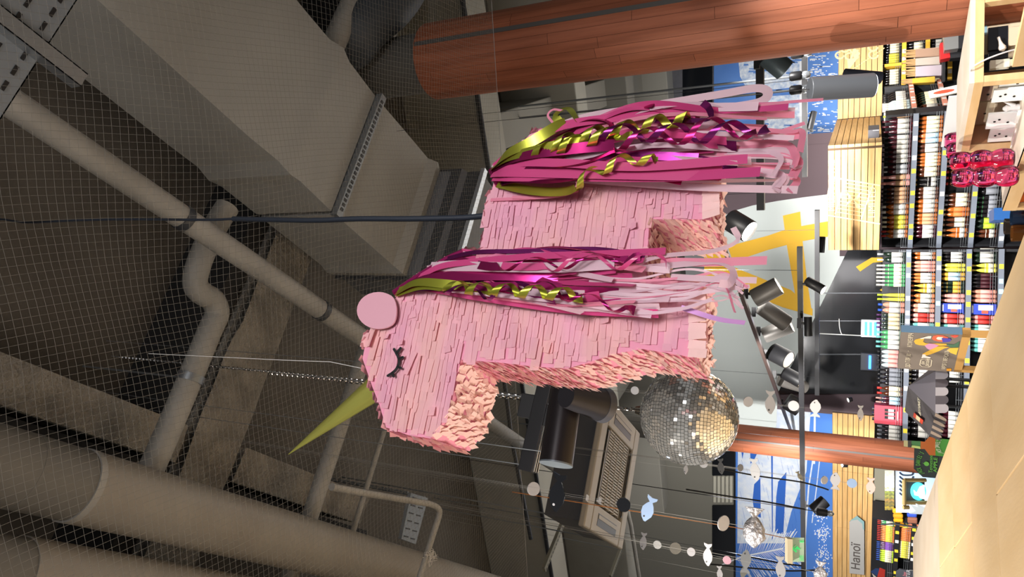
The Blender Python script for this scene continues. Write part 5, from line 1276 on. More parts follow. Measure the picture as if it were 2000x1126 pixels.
# lit drinks cooler
t = thing('drinks_cooler', 'white lit cooler with dark racks below the packet row', 'cooler', LF(1800, 945, .75))
q = [LF(x, y, .7) for x, y in ((1749, 913), (1860, 913), (1860, 976), (1749, 976))]
mb = MB(); mb.prism(q, nL*.25); mb.build('case', flat('#c9d3dc'), t)
q = [LF(x, y, .952) for x, y in ((1753, 917), (1856, 917), (1856, 970), (1753, 970))]
mb = MB(); mb.prism(q, nL*.004); mb.build('lit_inside', mat('cooler_light', '#a9c4e8', .4, emit=.7), t)
mb = MB()
for k in range(6):
    y = 922+k*8
    mb.tube(curve([LF(x, yy, .97) for x, yy in ((1757, y), (1764, y+5), (1780, y+5), (1784, y))], 4), .012, 6)
mb.build('rack', flat('#27303f'), t)
# board with bamboo frame and round neon sign
t = thing('neon_sign_board', 'dark board in a bamboo frame with a round cyan and white light sign', 'sign', at_d(1806, 960, 6.6))
def D6(x, y, d=6.6): return at_d(x, y, d)
q = [D6(x, y) for x, y in ((1768, 938), (1806, 938), (1806, 979), (1768, 979))]; mb = MB(); nd = (q[1]-q[0]).cross(q[3]-q[0]).normalized(); nd = nd if nd.y < 0 else -nd
mb.prism(q, -nd*.03); mb.build('board', flat('#4d4744'), t)
BAM = mat('bamboo', '#b39a62', .5)
mb = MB()
for a, b in (((1766, 936), (1766, 985)), ((1766, 937), (1808, 937)), ((1766, 981), (1812, 981)), ((1764, 990), (1775, 990))): mb.cyl(D6(*a, 6.55), D6(*b, 6.55), .018, seg=10)
mb.build('bamboo_frame', BAM, t)
mb = MB(); c = D6(1792, 958); mb.prism([c + nd*.005 + (q[1]-q[0])*.38*math.cos(2*PI*k/28)*1.0 + (q[3]-q[0])*.42*math.sin(2*PI*k/28) for k in range(28)], nd*.015); mb.build('round_light', mat('neon_cyan', '#47cfe0', .4, emit=1.6), t)
mb = MB(); mb.prism([D6(x, y, 6.55) for x, y in ((1784, 956), (1790, 962), (1796, 950), (1804, 946), (1806, 974), (1797, 972), (1793, 967), (1786, 966))], nd*.01); mb.build('white_figure', mat('neon_white', '#f2fbff', .4, emit=2.5), t)
mb = MB(); mb.prism([D6(x, y, 6.4) for x, y in ((1776, 984), (1790, 988), (1788, 982), (1806, 990), (1806, 1003), (1775, 1001), (1786, 996))], nd*.02); mb.obox(V((D6(1800, 1000, 6.4).x-.02, D6(1800, 1000, 6.4).y, 0)), (.04, 0, 0), (0, .02, 0), UP*D6(1803, 1000, 6.4).z); tag(mb.build('paper_card', mat('glowing_card', '#e9f4f8', .4, emit=.6)), 'bright white angular card beside the round light sign', 'card')  # card brightened by emission of its own, not a lamp
# ================================================================== PLYWOOD KIOSK TOP
ZT = 1.85
aC, bE = ab(at_z(1783, 1052, ZT)); bE = (bE + ab(at_z(1891, 760, ZT))[1] + ab(at_z(1985, 490, ZT))[1])/3
PLY = mat('plywood', '#e2c497', .5, isl=.03, col2='#d8b888', ns=3, stretch=(2.2, .5, 1), rotz=math.radians(26.5), bump=.04, bs=40)
PLYP = mat('plywood_sheen_tint', '#cfc0ac', .5, isl=.02, col2='#c5b49c', ns=3)  # pale reflection on the far board put into its colour
kt = thing('plywood_kiosk', 'pale plywood kiosk with a seamed flat top in the lower left foreground', 'kiosk', G((1.7+aC)/2, bE-1.6, 0))
sa = [1.6, ab(at_z(1945, 960, ZT))[0], ab(at_z(1895, 940, ZT))[0], ab(at_z(1860, 940, ZT))[0], ab(at_z(1832, 960, ZT))[0], aC]
sb = [ab(at_z(1975, 925, ZT))[1], ab(at_z(1951, 958, ZT))[1]-.9, ab(at_z(1880, 1046, ZT))[1], ab(at_z(1853, 1082, ZT))[1], None]
print('seams', sa, sb, bE)
for k in range(5):
    a0, a1_ = sa[k]+.003, sa[k+1]-.003; cuts = [bE-3.4] + ([sb[k]] if sb[k] else []) + [bE]
    for c0, c1_ in zip(cuts, cuts[1:]):
        mb = MB(); mb.obox(G(a0, c0+.003, ZT-.022), AX*(a1_-a0), BX*(c1_-c0-.006), UP*.022); mb.build('top_board', PLY if k < 4 else PLYP, kt, bevel=.0015)
mb = MB(); mb.obox(G(1.66, bE-3.34, 0), AX*(aC-1.7), BX*3.3, UP*(ZT-.022)); mb.build('kiosk_body', mat('kiosk_body_brown', '#7a5a36', .6), kt)
# ------------------------------------------------------------------ printed board on wooden legs behind the kiosk
pTR = at_d(1760, 648, 4.5); pTL = at_z(1753, 719, pTR.z); 
eF = (pTL-pTR); eF.z = 0; eF.normalize(); nF = V((-eF.y, eF.x, 0)); nF = nF if nF.y < 0 else -nF
def SF(x, y, o=0): return at_pl(x, y, pTR+nF*o, nF)
zB = SF(1880, 652).z
Lf = (pTL-pTR).dot(eF)
t = thing('advert_board', 'brown printed box board with a yellow bird figure on light wooden legs', 'sign', pTR+eF*Lf/2-UP*.9)
pq_ = V((pTR.x, pTR.y, zB)); 
mb = MB(); mb.obox(pq_, eF*Lf, -nF*.05, UP*(pTR.z-zB)); mb.build('box_panel', mat('board_brown', '#7b7066', .7), t)
mb = MB(); mb.obox(pq_-eF*.003, eF*.004, -nF*.05, UP*(pTR.z-zB)); mb.build('blue_side', flat('#5f7f9c', .6), t)
WL = mat('leg_wood', '#c79a5a', .5)
for s in (0, Lf-.035):
    mb = MB(); mb.obox(pq_+eF*s-UP*(zB-0.0), eF*.035, -nF*.035, UP*zB); mb.build('leg', WL, t)
mb = MB(); mb.obox(pq_-UP*.045, eF*Lf, -nF*.05, UP*.045); mb.build('frame_rail', WL, t)
def art(name, pts, col, o=.002):
    mb = MB(); mb.prism([SF(x, y, o) for x, y in pts], nF*.001); mb.build(name, flat(col, .6), t)
def zz1(X, Y): return (1740+X/9.38, 620+Y/9.38)
art('print_shape', [zz1(*p) for p in ((750, 380), (780, 330), (860, 315), (960, 325), (1050, 360), (1040, 380), (930, 375), (950, 440), (860, 430), (780, 410))], '#e2694a')
art('print_shape', [zz1(*p) for p in ((830, 380), (860, 350), (960, 355), (930, 375), (935, 405), (860, 400))], '#f1e3cf', .003)
art('print_shape', [zz1(*p) for p in ((930, 370), (1090, 380), (1105, 410), (1070, 440), (950, 450))], '#524aa8', .004)
art('print_shape', [zz1(*p) for p in ((1090, 330), (1160, 320), (1240, 325), (1210, 355), (1160, 368))], '#df5646')
art('print_shape', [zz1(*p) for p in ((420, 430), (450, 400), (520, 380), (610, 380), (590, 440), (650, 470), (860, 470), (1020, 480), (1020, 505), (880, 515), (640, 510), (520, 500), (450, 480))], '#e3b243')
art('print_shape', [zz1(*p) for p in ((580, 660), (700, 600), (830, 530), (960, 520), (1070, 540), (980, 560), (900, 600), (780, 650), (660, 690), (590, 690))], '#e3b243', .003)
art('print_shape', [zz1(*p) for p in ((620, 510), (700, 470), (800, 480), (880, 510), (800, 550), (710, 590), (660, 560))], '#cf93b4', .004)
art('print_shape', [zz1(*p) for p in ((1020, 480), (1150, 490), (1260, 430), (1240, 540), (1090, 545))], '#4f7056')
art('print_shape', [zz1(*p) for p in ((1030, 590), (1080, 555), (1240, 548), (1200, 680), (1090, 640))], '#e6bd4a', .003)
art('print_shape', [zz1(*p) for p in ((530, 380), (690, 335), (745, 335), (730, 380), (620, 378), (560, 390))], '#efe2d8', .004)
art('print_shape', [zz1(*p) for p in ((560, 740), (580, 670), (630, 670), (640, 700), (730, 720), (720, 740), (600, 730))], '#efe2d8', .004)
art('price_sticker', [zz1(*p) for p in ((1020, 930), (1110, 930), (1105, 975), (1020, 970))], '#e29a2e', .004)
CRM = flat('#d9cdb4', .6)
rF = -eF
for s, X, Y, sz in (('ДО', 345, 905, .03), ('ГЛЯ', 345, 815, .03), ('ІЄ', 360, 705, .026), ('-', 345, 615, .03), ('КОЖЕН', 385, 535, .03), ('РІЧ', 405, 370, .03)):
    text(s, 'lettering', SF(*zz1(X, Y), .003), rF, UP, sz*1.25, CRM, t, .001)
text('МРІЯ І ВЕРСАЛЬ', 'lettering', SF(*zz1(1000, 940), .003), rF, UP, .034, CRM, t, .001)
mb = MB()
P = [SF(*zz1(*p), .003) for p in ((530, 860), (550, 770), (600, 750), (700, 755), (750, 775), (735, 880), (690, 905), (570, 890))]
for a, b in zip(P, P[1:]+P[:1]): k = (b-a).normalized().cross(nF)*.0025; mb.prism([a-k, a+k, b+k, b-k], nF*.001)
mb.build('badge_outline', CRM, t)
text('дім', 'lettering', SF(*zz1(610, 850), .003), rF, UP, .03, CRM, t, .001); text('дизайн', 'lettering', SF(*zz1(690, 885), .003), rF, UP, .034, CRM, t, .001)
# ------------------------------------------------------------------ little awning stall
def TP(x, y, d): return at_d(x, y, d)
hp, rg, Cn, Rr_, Le = TP(1773, 754, 5.0), TP(1767, 802, 5.35), TP(1827, 806, 4.65), TP(1827, 724, 4.85), TP(1816, 851, 5.1)
bk = TP(1815, 721, 5.15)
t = thing('awning_stall', 'dark grey toy-like stall awning with scalloped striped valance behind the kiosk', 'awning', V((Cn.x, Cn.y, ZT-.4)))
AWS, AWF = mat('awning_side', '#75727c', .7), mat('awning_front', '#4a474a', .7)
mb = MB(); mb.prism([hp, bk, Rr_, Cn], V((0, .01, -.006))); mb.build('side_slope', AWS, t)
mb = MB(); mb.prism([hp, rg, Le, Cn], V((.005, .01, -.006))); mb.build('front_slope', AWF, t)
def scallops(A, B, down, n, mats, dirv):
    for k in range(n):
        a, b = A.lerp(B, k/n), A.lerp(B, (k+1)/n); w = b-a; pts = [a, b] 
        for j in range(9):
            an = PI*j/8; pts.append(a + w*(.5+.5*math.cos(an)) + down*(.62+.38*math.sin(an)))
        mb = MB(); mb.prism(pts, dirv); mb.build('valance_scallop', mats[k % 2], t)
dn = TP(1853, 806, 4.65)-Cn
scallops(Rr_, Cn, dn, 5, (mat('valance_white', '#dcdbe6', .7), AWS), V((.003, .006, 0)))
dn2 = TP(1850, 818, 4.72)-Cn
scallops(Cn, Le, dn2, 8, (mat('valance_tan', '#a39181', .7), AWF), V((.004, .006, 0)))
fn = (rg-hp).cross(Cn-hp).normalized(); fn = fn if fn.y < 0 else -fn
def FS(x, y, o): return at_pl(x, y, hp+fn*o, fn)
P = [FS(x, y, .002) for x, y in ((1785.5, 805), (1784, 813), (1801.5, 828), (1803.5, 820))]; mb = MB(); mb.prism(P, fn*.002); mb.build('red_plate', flat('#c8452f', .6), t)
P = [FS(x, y, .005) for x, y in ((1790.3, 809.5), (1789, 817), (1796.5, 823.5), (1797.5, 815.5))]; mb = MB(); mb.prism(P, fn*.002); mb.build('cream_plate', flat('#d8c9a0', .6), t)
rA = (FS(1797, 788, 0)-FS(1798.5, 812, 0)).normalized(); uA = fn.cross(rA); uA = uA if uA.z > 0 else -uA
text('BOTVINICS', 'lettering', FS(1799, 812, .003), rA, uA, .042, flat('#cfc9b0', .6), t, .001)
mb = MB()
for p in (hp+V((.02, .05, -.1)), rg+V((.05, .1, -.1)), bk.lerp(hp, .5)+V((0, .06, -.08))): mb.tube([p, V((p.x, p.y, 0))], .012, 8)
mb.build('stand_post', DKG, t)
mb = MB(); mb.tube([hp+V((.02, .05, -.05)), rg+V((.05, .1, -.05))], .01, 6); mb.build('ridge_rod', DKG, t)
# ------------------------------------------------------------------ apple whisky standee
t = thing('advert_standee', 'dark green whisky advert standee with a bottle cut-out and light green lettering', 'sign', V((at_d(1830, 895, 6.3).x, at_d(1830, 895, 6.3).y, 0)))
yS = at_d(1830, 895, 6.3).y
def SY(x, y, o=0): return at_Y(x, y, yS-o)
zbt = 0.0
def down(p): return V((p.x, p.y, zbt))
mb = MB(); q = [SY(1786, 875), SY(1785, 915), SY(1802, 931), SY(1850, 935)]; mb.prism(q+[down(SY(1850, 935)), down(SY(1850, 875))], V((0, .03, 0))); mb.build('board', mat('standee_dark', '#333c3c', .6), t)
GRN = mat('standee_green', '#6fbf4f', .6, emit=.05)
def so(name, pts, m, o): mb = MB(); mb.prism([SY(x, y, o) for x, y in pts], V((0, -.004, 0))); mb.build(name, m, t)
so('bottle_cap', [(1765, 859), (1765, 871), (1773, 872), (1773, 860)], flat('#d8cf9a', .3), .03); so('bottle_neck', [(1773, 859.5), (1773, 872.5), (1781, 873), (1781, 860)], flat('#4c4a46', .4), .03)
so('neck_label', [(1780, 860), (1780, 873), (1798, 876), (1798, 861)], flat('#4f8a52', .5), .03)
so('neck_label', [(1781, 869), (1780, 873), (1798, 876), (1797, 871)], flat('#cfe58a', .5), .035)
so('bottle_glass', [(1798, 861), (1798, 876), (1806, 876), (1815, 888), (1828, 889), (1828, 855), (1815, 852), (1806, 862)], mat('standee_amber', '#c9713c', .3), .03)
q = [SY(x, y, .034) for x, y in ((1827, 855), (1827, 889))]; mb = MB(); mb.prism([q[0], q[1], V((q[1].x, q[1].y, 1.1)), V((q[0].x, q[0].y, 1.1))], V((0, -.004, 0))); mb.build('front_label', flat('#4f9a3f', .5), t)
rX = V((1, 0, 0))
def arc_text(s, c0, c1, bulge, size, m):
    n = len(s)
    for i, ch in enumerate(s):
        f_ = (i+.5)/n; p = SY(c0[0]+(c1[0]-c0[0])*f_, c0[1]+(c1[1]-c0[1])*f_, .008) + UP*bulge*math.sin(PI*f_); a = bulge*PI*math.cos(PI*f_)/((SY(*c1)-SY(*c0)).length)
        if ch != ' ': text(ch, 'lettering', p, V((math.cos(a), 0, math.sin(a))), V((-math.sin(a), 0, math.cos(a))), size, m, t, .002, 'CENTER', .0005, None, .42)
arc_text("JACK DANIEL'S", (1804, 925), (1805, 884), .03, .05, GRN)
text('Tennessee', 'lettering', SY(1821, 923, .008), rX, UP, .042, GRN, t, .002, fit=(SY(1821, 923)-SY(1821, 888)).length)
text('APPLE', 'lettering', SY(1830, 922, .008), rX, UP, .04, GRN, t, .002, bold=.0005, fit=(SY(1821, 922)-SY(1821, 893)).length)
mb = MB(); c = SY(1809.5, 905, .008)
mb.prism([c + rX*.02*math.cos(2*PI*k/16)*(1-.12*(k == 4)) + UP*.02*math.sin(2*PI*k/16) for k in range(16)], V((0, -.003, 0))); mb.obox(c+UP*.019, rX*.004, V((0, -.003, 0)), UP*.01); mb.build('apple_mark', GRN, t)
arc = SY(1845, 884, .045)
for i, ch in enumerate("JACK DANIEL'S"):
    f_ = (i+.5)/13; p = SY(1841, 885, .045).lerp(SY(1839, 858, .045), f_)+UP*.02*math.sin(PI*f_)
    if ch != ' ': text(ch, 'lettering', p, rX, UP, .05, flat('#e6ead2', .5), t, .002, 'CENTER', 0, None, .36)
# neighbours at the left end: small flag and dark sign
t = thing('paper_flag', 'small red white and blue paper flag at the left picture edge', 'flag', at_d(1716, 1118, 5.6))
for nm, pts, col in (('red_half', [(1718, 1108), (1729, 1112), (1727, 1140), (1713, 1128)], '#d6433c'), ('white_half', [(1703, 1119), (1714, 1128), (1716, 1150), (1706, 1126)], '#e9e9ea'), ('blue_wedge', [(1700, 1116), (1710, 1109), (1718, 1110), (1713, 1124)], '#2d4a86')):
    mb = MB(); mb.prism([at_d(x, y, 5.6) for x, y in pts], V((0, .004, 0))); mb.build(nm, flat(col, .6), t)
mb = MB(); p = at_d(1722, 1130, 5.62); mb.tube([V((p.x, p.y, .0)), p+UP*.06], .004, 6); mb.build('flag_stick', flat('#b9a070'), t)
t = thing('counter_sign', 'dark grey sign with pink and white lettering at the kiosk corner', 'sign', V((at_d(1800, 1120, 7.4).x, at_d(1800, 1120, 7.4).y, 0)))
yQ = at_d(1780, 1120, 7.4).y
mb = MB(); q = [at_Y(x, y, yQ) for x, y in ((1757, 1111), (1750, 1117), (1750, 1170), (1781, 1170))]; q2 = at_Y(1781, 1111, yQ)
mb.prism([q[0], q[1], q[2], V((q[2].x, q[2].y, 0)), V((q2.x, q2.y, 0))], V((0, .03, 0))); mb.build('board', flat('#4c5058', .6), t)
text('OUTER', 'lettering', at_Y(1777, 1142, yQ-.01), rX, UP, .05, flat('#c9ccd0', .5), t, .002); text('by', 'lettering', at_Y(1770, 1125, yQ-.01), rX, UP, .05, flat('#d67f8a', .5), t, .002)
# ------------------------------------------------------------------ wooden display cubes, lower right
Z1 = 1.80
P1, P2, P3 = at_z(1867, 302, Z1), at_z(1893, 163, Z1), at_z(1895, 20, Z1)
e1c = (P2-P1).normalized(); q1c = V((-e1c.y, e1c.x, 0)); q1c = q1c if q1c.y > 0 else -q1c
e2c = (P3-P2).normalized()
Zs = at_pl(2040, 230, P1, q1c).z
print('cubes', P1, P2, P3, Zs)
LW = mat('light_wood', '#d9b98c', .5, col2='#cfab7a', ns=4, stretch=(1, 1, 5)); LWT = mat('white_oak_top', '#dcd3c6', .5, col2='#d2c6b4', ns=5)
t = thing('display_cube', 'light wood open display cube with pale top holding earring cards by the column', 'display cube', (P1+P2)/2-UP*(Z1))
l1 = (P2-P1).length; l2 = .40; P2b = P2; P3 = P2+e2c*l2; P4 = P1+e2c*l2
q2c = V((-e2c.y, e2c.x, 0)); q2c = q2c if q2c.y > 0 else -q2c
BKD = l2*abs(e2c.dot(q1c))
def para(z, h): mb = MB(); mb.prism([V((p.x, p.y, z)) for p in (P1, P2, P3, P4)], UP*h); return mb
para(Z1-.02, .02).build('top_board', LWT, t)
para(Zs-.02, .02).build('shelf_board', LW, t)
mb = MB(); mb.obox(P1-UP*.055-q1c*.002, e1c*l1, q1c*.02, UP*.035); mb.build('side_rail', LW, t)
mb = MB(); mb.obox(P2-UP*.055-q2c*.002, e2c*l2, q2c*.02, UP*.035); mb.build('front_rail', LW, t)
mb = MB(); mb.obox(V((P1.x, P1.y, Zs))-e1c*0, e2c*l2, e1c*.015, UP*(Z1-Zs-.02)); mb.build('back_board', mat('brown_wood', '#a87850', .5, col2='#9a6a44', ns=5), t)
for p in (P1, P2-e1c*.03, P3-e2c*.03-e1c*.03, P4-e2c*.03):
    mb = MB(); mb.obox(V((p.x, p.y, 0)), e1c*.03, e2c*.03, UP*(Z1-.055)); mb.build('post', LW, t)
def card(x0, x1, y0, y1, off, col, name, label, cat, plane=0, th=.012, detail=None, rough=.4, skew=0):
    A_0, q_0, e_0 = (P1, q1c, e1c) if plane == 0 else (P2b, q2c, e2c)
    c = at_pl((x0+x1)/2, (y0+y1)/2, A_0+q_0*off, q_0); a = at_pl((x0+x1)/2, y1, A_0+q_0*off, q_0); b = at_pl((x0+x1)/2, y0, A_0+q_0*off, q_0)
    h = at_pl(x0, (y0+y1)/2, A_0+q_0*off, q_0).z - at_pl(x1, (y0+y1)/2, A_0+q_0*off, q_0).z
    w = (b-a).dot(e_0); o = thing(name, label, cat, V((c.x, c.y, Zs)))
    p = V((a.x, a.y, c.z-h/2)); mb = MB(); mb.obox(p, e_0*w, q_0*th, UP*h); mb.build('card_face', flat(col, rough), o)
    if p.z-Zs > .004: mb = MB(); mb.obox(V((p.x, p.y, Zs))+e_0*w*.1+q_0*.001, e_0*w*.8, q_0*.02, UP*(p.z-Zs)); mb.build('stand_block', flat('#c9bba4', .5), o)
    if detail:
        for fx, fz in detail:
            mb = MB(); k = p+e_0*w*fx+UP*h*fz; mb.lathe(k, -q_0, [(.004, 0), (.006, .002), (.003, .004)], 10); mb.build('earring_stud', flat('#2c2c2e', .2, .8), o)
    return o
D3 = [(.5, .75), (.62, .6), (.4, .3)]
card(1953, 2003, 147, 174, .06, '#e6e9ea', 'earring_card', 'white earring card highest on the right, touching the corner post', 'card', 0, detail=D3)
card(1939, 1999, 174.5, 198, .04, '#e2e4e3', 'earring_card', 'white earring card directly below the highest one, beside the mirror tile', 'card', 0, detail=D3)
card(1928, 1986, 222, 250, .03, '#e4e6e8', 'earring_card', 'white earring card next to the white ornament', 'card', 0, detail=D3)
card(1932, 1980, 251, 276, .03, '#e7e9ea', 'earring_card', 'white earring card closest to the pink glasses', 'card', 0, detail=D3)
card(1903, 1937, 167, 197, .1, '#7d6a60', 'mirror_tile', 'brown mirrored tile behind the white earring cards', 'tile', 0, rough=.15, detail=[(.4, .2)])
card(1896, 1938, 200, 243, .12, '#b3a690', 'picture_tile', 'beige glossy tile standing between mirror tile and pink glasses', 'tile', 0, rough=.2, detail=[(.5, .35)])
card(1985, 2003, 215, 240, .0, '#eef0ee', 'price_card', 'small white price card under the ornament card', 'price card', 0, .003)
card(1978, 1994, 252, 288, -.008, '#eef0ee', 'price_card', 'larger white price card hung at the front below the last earring card', 'price card', 0, .003)
text('349.', 'lettering', at_pl(1991, 284, P1-q1c*.01, q1c), e1c, UP, .022, BLK, None, .001) if 0 else None
card(1930, 1969, 52, 96, .12, '#1b1f2a', 'note_book', 'black notebook standing in the cube by the column', 'notebook', 1, .02)
card(1907, 1929, 70, 107, .2, '#8d8a78', 'printed_paper', 'grey green printed paper beside the black notebook', 'paper', 1, .004)
card(1905, 1928, 50, 69, .22, '#8fb6cc', 'printed_paper', 'light blue paper by the column', 'paper', 1, .004)
card(1934, 1972, 116, 132, .1, '#d4d2c4', 'clear_box', 'whitish clear box lying near the corner post', 'box', 1, .03)
card(1931, 1969, 98, 114, .14, '#14161d', 'phone_case', 'black flat case between notebook and clear box', 'case', 1, .012)
# white cable and earbud
pts = [at_pl(x, y, P2b-q2c*.0+q2c*o, q2c) for x, y, o in ((1985, 96, .02), (1960, 103, .0), (1930, 114, -.015), (1905, 127, -.02), (1896, 134, -.01), (1895, 139, .0), (1899, 141, .01))]
mb = MB(); mb.tube(curve(pts, 6), .0035, 8); tag(mb.build('white_cable', flat('#e4e2e6', .4), smooth=True), 'white charging cable arching across the cube corner', 'cable')
c = at_pl(1957, 92, P2b+q2c*.08, q2c); mb = MB(); mb.lathe(c, (1, 0, .3), [(.004, -.02), (.014, -.012), (.016, 0), (.01, .012), (.006, .03), (.006, .05), (.002, .052)], 12); tag(mb.build('white_earbud', flat('#e2dcd6', .35), smooth=True), 'white earbud in front of the black flat case', 'earbud')
# white ornament between the cards
c = at_pl(1973, 211, P1+q1c*.05, q1c); t = thing('white_ornament', 'small white winged ornament between earring cards', 'ornament', V((c.x, c.y, Zs)))
mb = MB(); mb.lathe(c-UP*.03, UP, [(.012, -.03), (.018, 0), (.012, .03), (.018, .045), (.006, .06)], 14); mb.build('figure_body', flat('#e6e6ea', .4), t, True)
mb = MB(); mb.prism([c+e1c*x_+UP*z_ for x_, z_ in ((-.05, .03), (-.015, .0), (.015, .0), (.05, .035), (.02, -.02), (-.02, -.02))], q1c*.008); mb.build('wing', flat('#e6e6ea', .4), t)
mb = MB(); mb.obox(V((c.x, c.y, Zs))-e1c*.02, e1c*.04, q1c*.03, UP*(c.z-.05-Zs)); mb.build('stand_block', flat('#c9bba4', .5), t)
# near board at the picture corner
q = [at_d(x, y, 2.2) for x, y in ((2010, -5), (1978, 128), (2010, 126))]
pA_ = at_d(1977, 131, 2.25); pB_ = at_z(2001, 22, pA_.z)
mb = MB(); f1 = (pB_-pA_).normalized(); mb.obox(V((pA_.x, pA_.y, 0)), f1*.8, q1c*.02, UP*pA_.z); tag(mb.build('plywood_panel', LW), 'upright light plywood panel closest in the lower right corner', 'panel')
# lower cube with pink bubble glasses
gz = at_d(1976, 320, 3.5).z
R1, R2 = at_z(1958, 411, gz), at_z(2004, 283, gz)
e3c = (R2-R1).normalized(); q3c = V((-e3c.y, e3c.x, 0)); q3c = q3c if q3c.y > 0 else -q3c; l3 = (R2-R1).length
t = thing('display_cube', 'lower light wood display cube carrying the pink bubble glasses', 'display cube', (R1+R2)/2-UP*gz)
mb = MB(); mb.obox(R1-UP*.022, e3c*(l3+.2), q3c*.3, UP*.022); mb.build('top_board', LWT, t)
mb = MB(); mb.obox(R1-UP*.06-q3c*.002, e3c*(l3+.2), q3c*.02, UP*.06); mb.build('front_rail', LW, t)
mb = MB(); mb.obox(V((R1.x, R1.y, 0)), e3c*.028, q3c*.03, UP*(gz-.06)); mb.build('post', LW, t)
mb = MB(); mb.obox(V((R1.x, R1.y, 0))+q3c*.27, e3c*.028, q3c*.03, UP*(gz-.06)); mb.build('post', LW, t)
mb = MB(); mb.obox(V((R1.x, R1.y, gz-.45)), e3c*(l3+.2), q3c*.3, UP*.02); mb.build('shelf_board', LW, t)
PGL = mat('pink_glass', '#ff9fcb', .02, trans=1, ior=1.15, coat=.4)
def bubble(x, y, d, lab, Hs=.27):
    p = at_d(x, y, d); p = V((p.x, p.y, gz)); r = .052
    prof = [(.03, 0.0)]
    for i in range(3):
        for k in range(7):
            a = -PI/2*.75 + PI*.75*k/6; prof.append((r*(.62+.38*math.cos(a)) * (1, .98, .92)[i], .002+.045+ i*.09 + .045*math.sin(a)))
    prof = [(a, b*Hs/.275) for a, b in prof]
    mb = MB(); mb.lathe(p, UP, prof, 24, True, False); mb.lathe(p+UP*.006, UP, [(a-.004, b) for a, b in prof], 24, True, False)
    return tag(mb.build('bubble_glass', PGL, smooth=True), lab, 'glass', 'pink bubble glasses')
bubble(1974, 309, 3.45, 'pink bubble glass beside the cube post, right of its pair')
bubble(1974, 343, 3.35, 'pink bubble glass leftmost, with clear dark reflections')
bubble(1972, 268, 3.7, 'pink bubble glass seen through the upper cube by the post')
bubble(1972, 288, 3.6, 'pink bubble glass hidden behind the cube post')
# amber jug in the lower cube, blue carton and smoky tumblers beyond
c = at_pl(2012, 375, R1+q3c*.15, q3c); print('lower', R1, R2, q3c); mb = MB(); zf = gz-.43; c.z = zf
mb.lathe(c, UP, [(.05, 0), (.085, .03), (.1, .14), (.08, .24), (.05, .3), (.055, .34)], 24); tag(mb.build('amber_jug', mat('amber_glass', '#9a4a1e', .08, coat=.5), smooth=True), 'amber brown jug inside the lower wooden cube', 'jug')
p = at_d(1946, 417, 4.3)
mb = MB(); a_ = at_d(2010, 428, 4.3); b_ = at_d(2010, 404, 4.3); mb.obox(V((a_.x, a_.y, 0)), (b_.x-a_.x, b_.y-a_.y, 0), (0, .2, 0), (0, 0, p.z)); tag(mb.build('blue_carton', flat('#2f6fc0', .4)), 'tall blue carton beside the lower wooden cube', 'carton')
SMK = mat('smoky_glass', '#3d3630', .06, trans=.6, coat=.3)
for i, (x, y, d, lab) in enumerate(((1962, 442, 4.2, 'smoky tumbler with reddish tint left of the blue carton'), (1975, 424, 3.9, 'dark blue tumbler in front of the blue carton'), (1976, 455, 3.9, 'amber tumbler at the lower picture edge'))):
    p = at_d(x, y, d); r = .048; zg = p.z-.17; mb = MB()
    mb.lathe(V((p.x, p.y, zg)), UP, [(r*.8, 0), (r*.9, .01), (r, .17)], 20, True, False); mb.lathe(V((p.x, p.y, zg+.012)), UP, [(r*.75, 0), (r*.94, .158)], 20, True, False)
    tag(mb.build('glass_tumbler', [SMK, mat('blue_black_glass', '#1f2f45', .06, trans=.5), mat('amber_tumbler_glass', '#6a4320', .06, trans=.6)][i], smooth=True), lab, 'glass', 'dark glass tumblers')
    mb = MB(); mb.obox((p.x-.08, p.y-.08, 0), (.16, 0, 0), (0, .16, 0), (0, 0, zg)); tag(mb.build('display_plinth', LW), 'plain wooden plinth under the %s tumbler' % ('smoky', 'dark blue', 'amber')[i], 'plinth')
# white upright card behind the first cube
q = [at_pl(x, y, P1+q1c*(BKD+.03), q1c) for x, y in ((1853, 190), (1862, 190), (1864, 288), (1853, 286))]
zt2 = max(p.z for p in q); a, b = q[3], q[0]
mb = MB(); mb.obox(V((a.x, a.y, 0)), V((b.x-a.x, b.y-a.y, 0)), q1c*.01, UP*zt2); tag(mb.build('white_board', flat('#e8eaec', .5)), 'white upright board behind the first wooden cube', 'board')
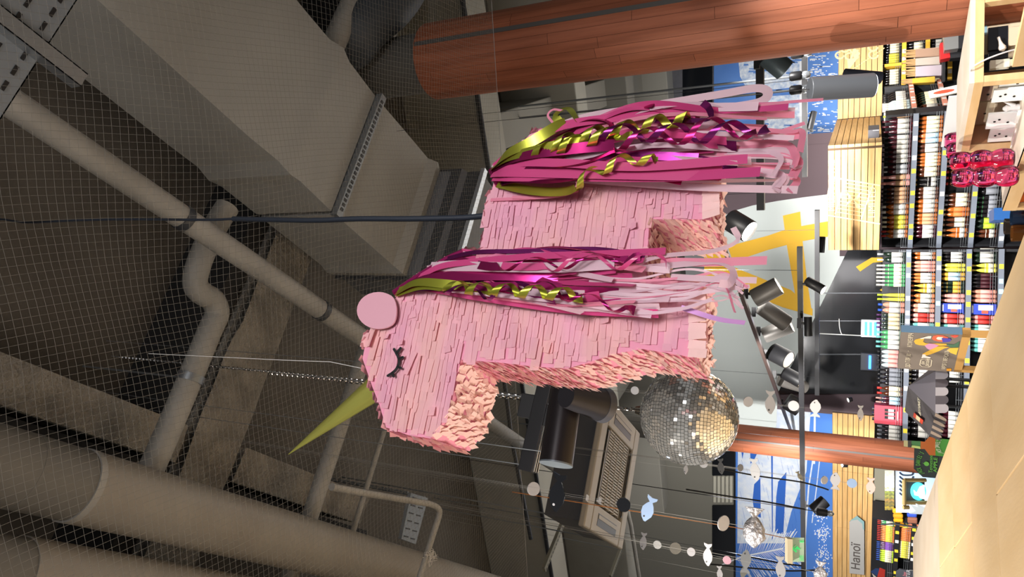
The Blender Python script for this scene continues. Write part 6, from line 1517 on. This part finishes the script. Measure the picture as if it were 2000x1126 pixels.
# ================================================================== LIGHT
w = bpy.data.worlds.new('world'); sc.world = w; w.use_nodes = True
bg = w.node_tree.nodes['Background']; bg.inputs['Color'].default_value = (1, .985, .96, 1); bg.inputs['Strength'].default_value = WORLD
WARM = (1, .93, .84); NEU = (1, .97, .94)
def tospot(x, y, z, tx, ty, tz, p, ang=70, col=NEU, size=.05): light('store_spot', 'SPOT', (x, y, z), p, col, size, (tx, ty, tz), ang, .6)
K = KEY
for x in (-2.2, -1.0, .2): tospot(x, 6.4, 3.6, x*.75, 10.0, 1.2, 620*K, 60)
for x in (1.2, 2.4): tospot(x, 6.0, 3.6, x, 9.8, 1.3, 620*K, 60)
tospot(3.2, 7.5, 3.6, 3.0, 11, 1.4, 500*K, 60, WARM)
tospot(.4, 6.6, 3.5, 1.2, 9.7, 2.35, 230*K, 45, WARM)
tospot(1.6, 7.6, 3.6, 2.9, 11.5, 2.5, 310*K, 55, WARM)
tospot(-2.6, 7.2, 3.4, -3.5, 11.6, 2.2, 460*K, 50, WARM)
tospot(.3, 7.4, 3.2, .6, 11.2, 3.4, 330*K, 75)
tospot(1.2, 7.8, 3.0, 3.0, 12.3, 3.4, 450*K, 70)
tospot(-2.4, 7.6, 2.9, -3.6, 12.3, 3.5, 900*K, 75)
tospot(-3.4, 8.2, 3.2, -4.2, 11.2, 1.6, 300*K, 60, WARM)
# added spots out of view, brightening kiosk and cubes
for x, y, tx, ty, p in ((-2.8, 1.6, -.9, 3.2, 520), (-3.0, 3.6, -1.4, 4.6, 430), (-3.4, 5.6, -2.2, 5.6, 200)): tospot(x, y, 3.8, tx, ty, 1.85, p*K, 85, WARM)
tospot(2.2, 2.0, 3.4, 1.2, 3.4, 1.6, 500*K, 70, WARM)
tospot(.9, .6, 3.6, .9, 3.2, 1.8, 300*K, 50, WARM)
# added fill lamps out of view, brightening the unicorn
light('front_fill', 'AREA', (1.4, -2.6, 3.0), 95*K, (1, .96, .97), 2.2, (0, 1.6, 2.6))
light('unicorn_fill', 'SPOT', (1.2, -2.4, 3.3), 270*K, (1, .97, .97), .35, (-.05, 1.5, 2.75), 26, .5)
light('underside_fill', 'AREA', (-1.9, .6, 1.2), 80*K, (1, .86, .75), 1.2, (-.1, 1.5, 2.7))  # added fill for the warm bounce on the unicorn's undersides
# added upward area lamps, standing for bounce onto the rear ceiling
light('ceiling_wash', 'AREA', (.6, 9.0, 2.9), 90*K, NEU, 3.0, (.6, 8.2, 6))
light('ceiling_wash', 'AREA', (-2.6, 8.2, 2.7), 30*K, NEU, 2.0, (-2.6, 7.6, 6))
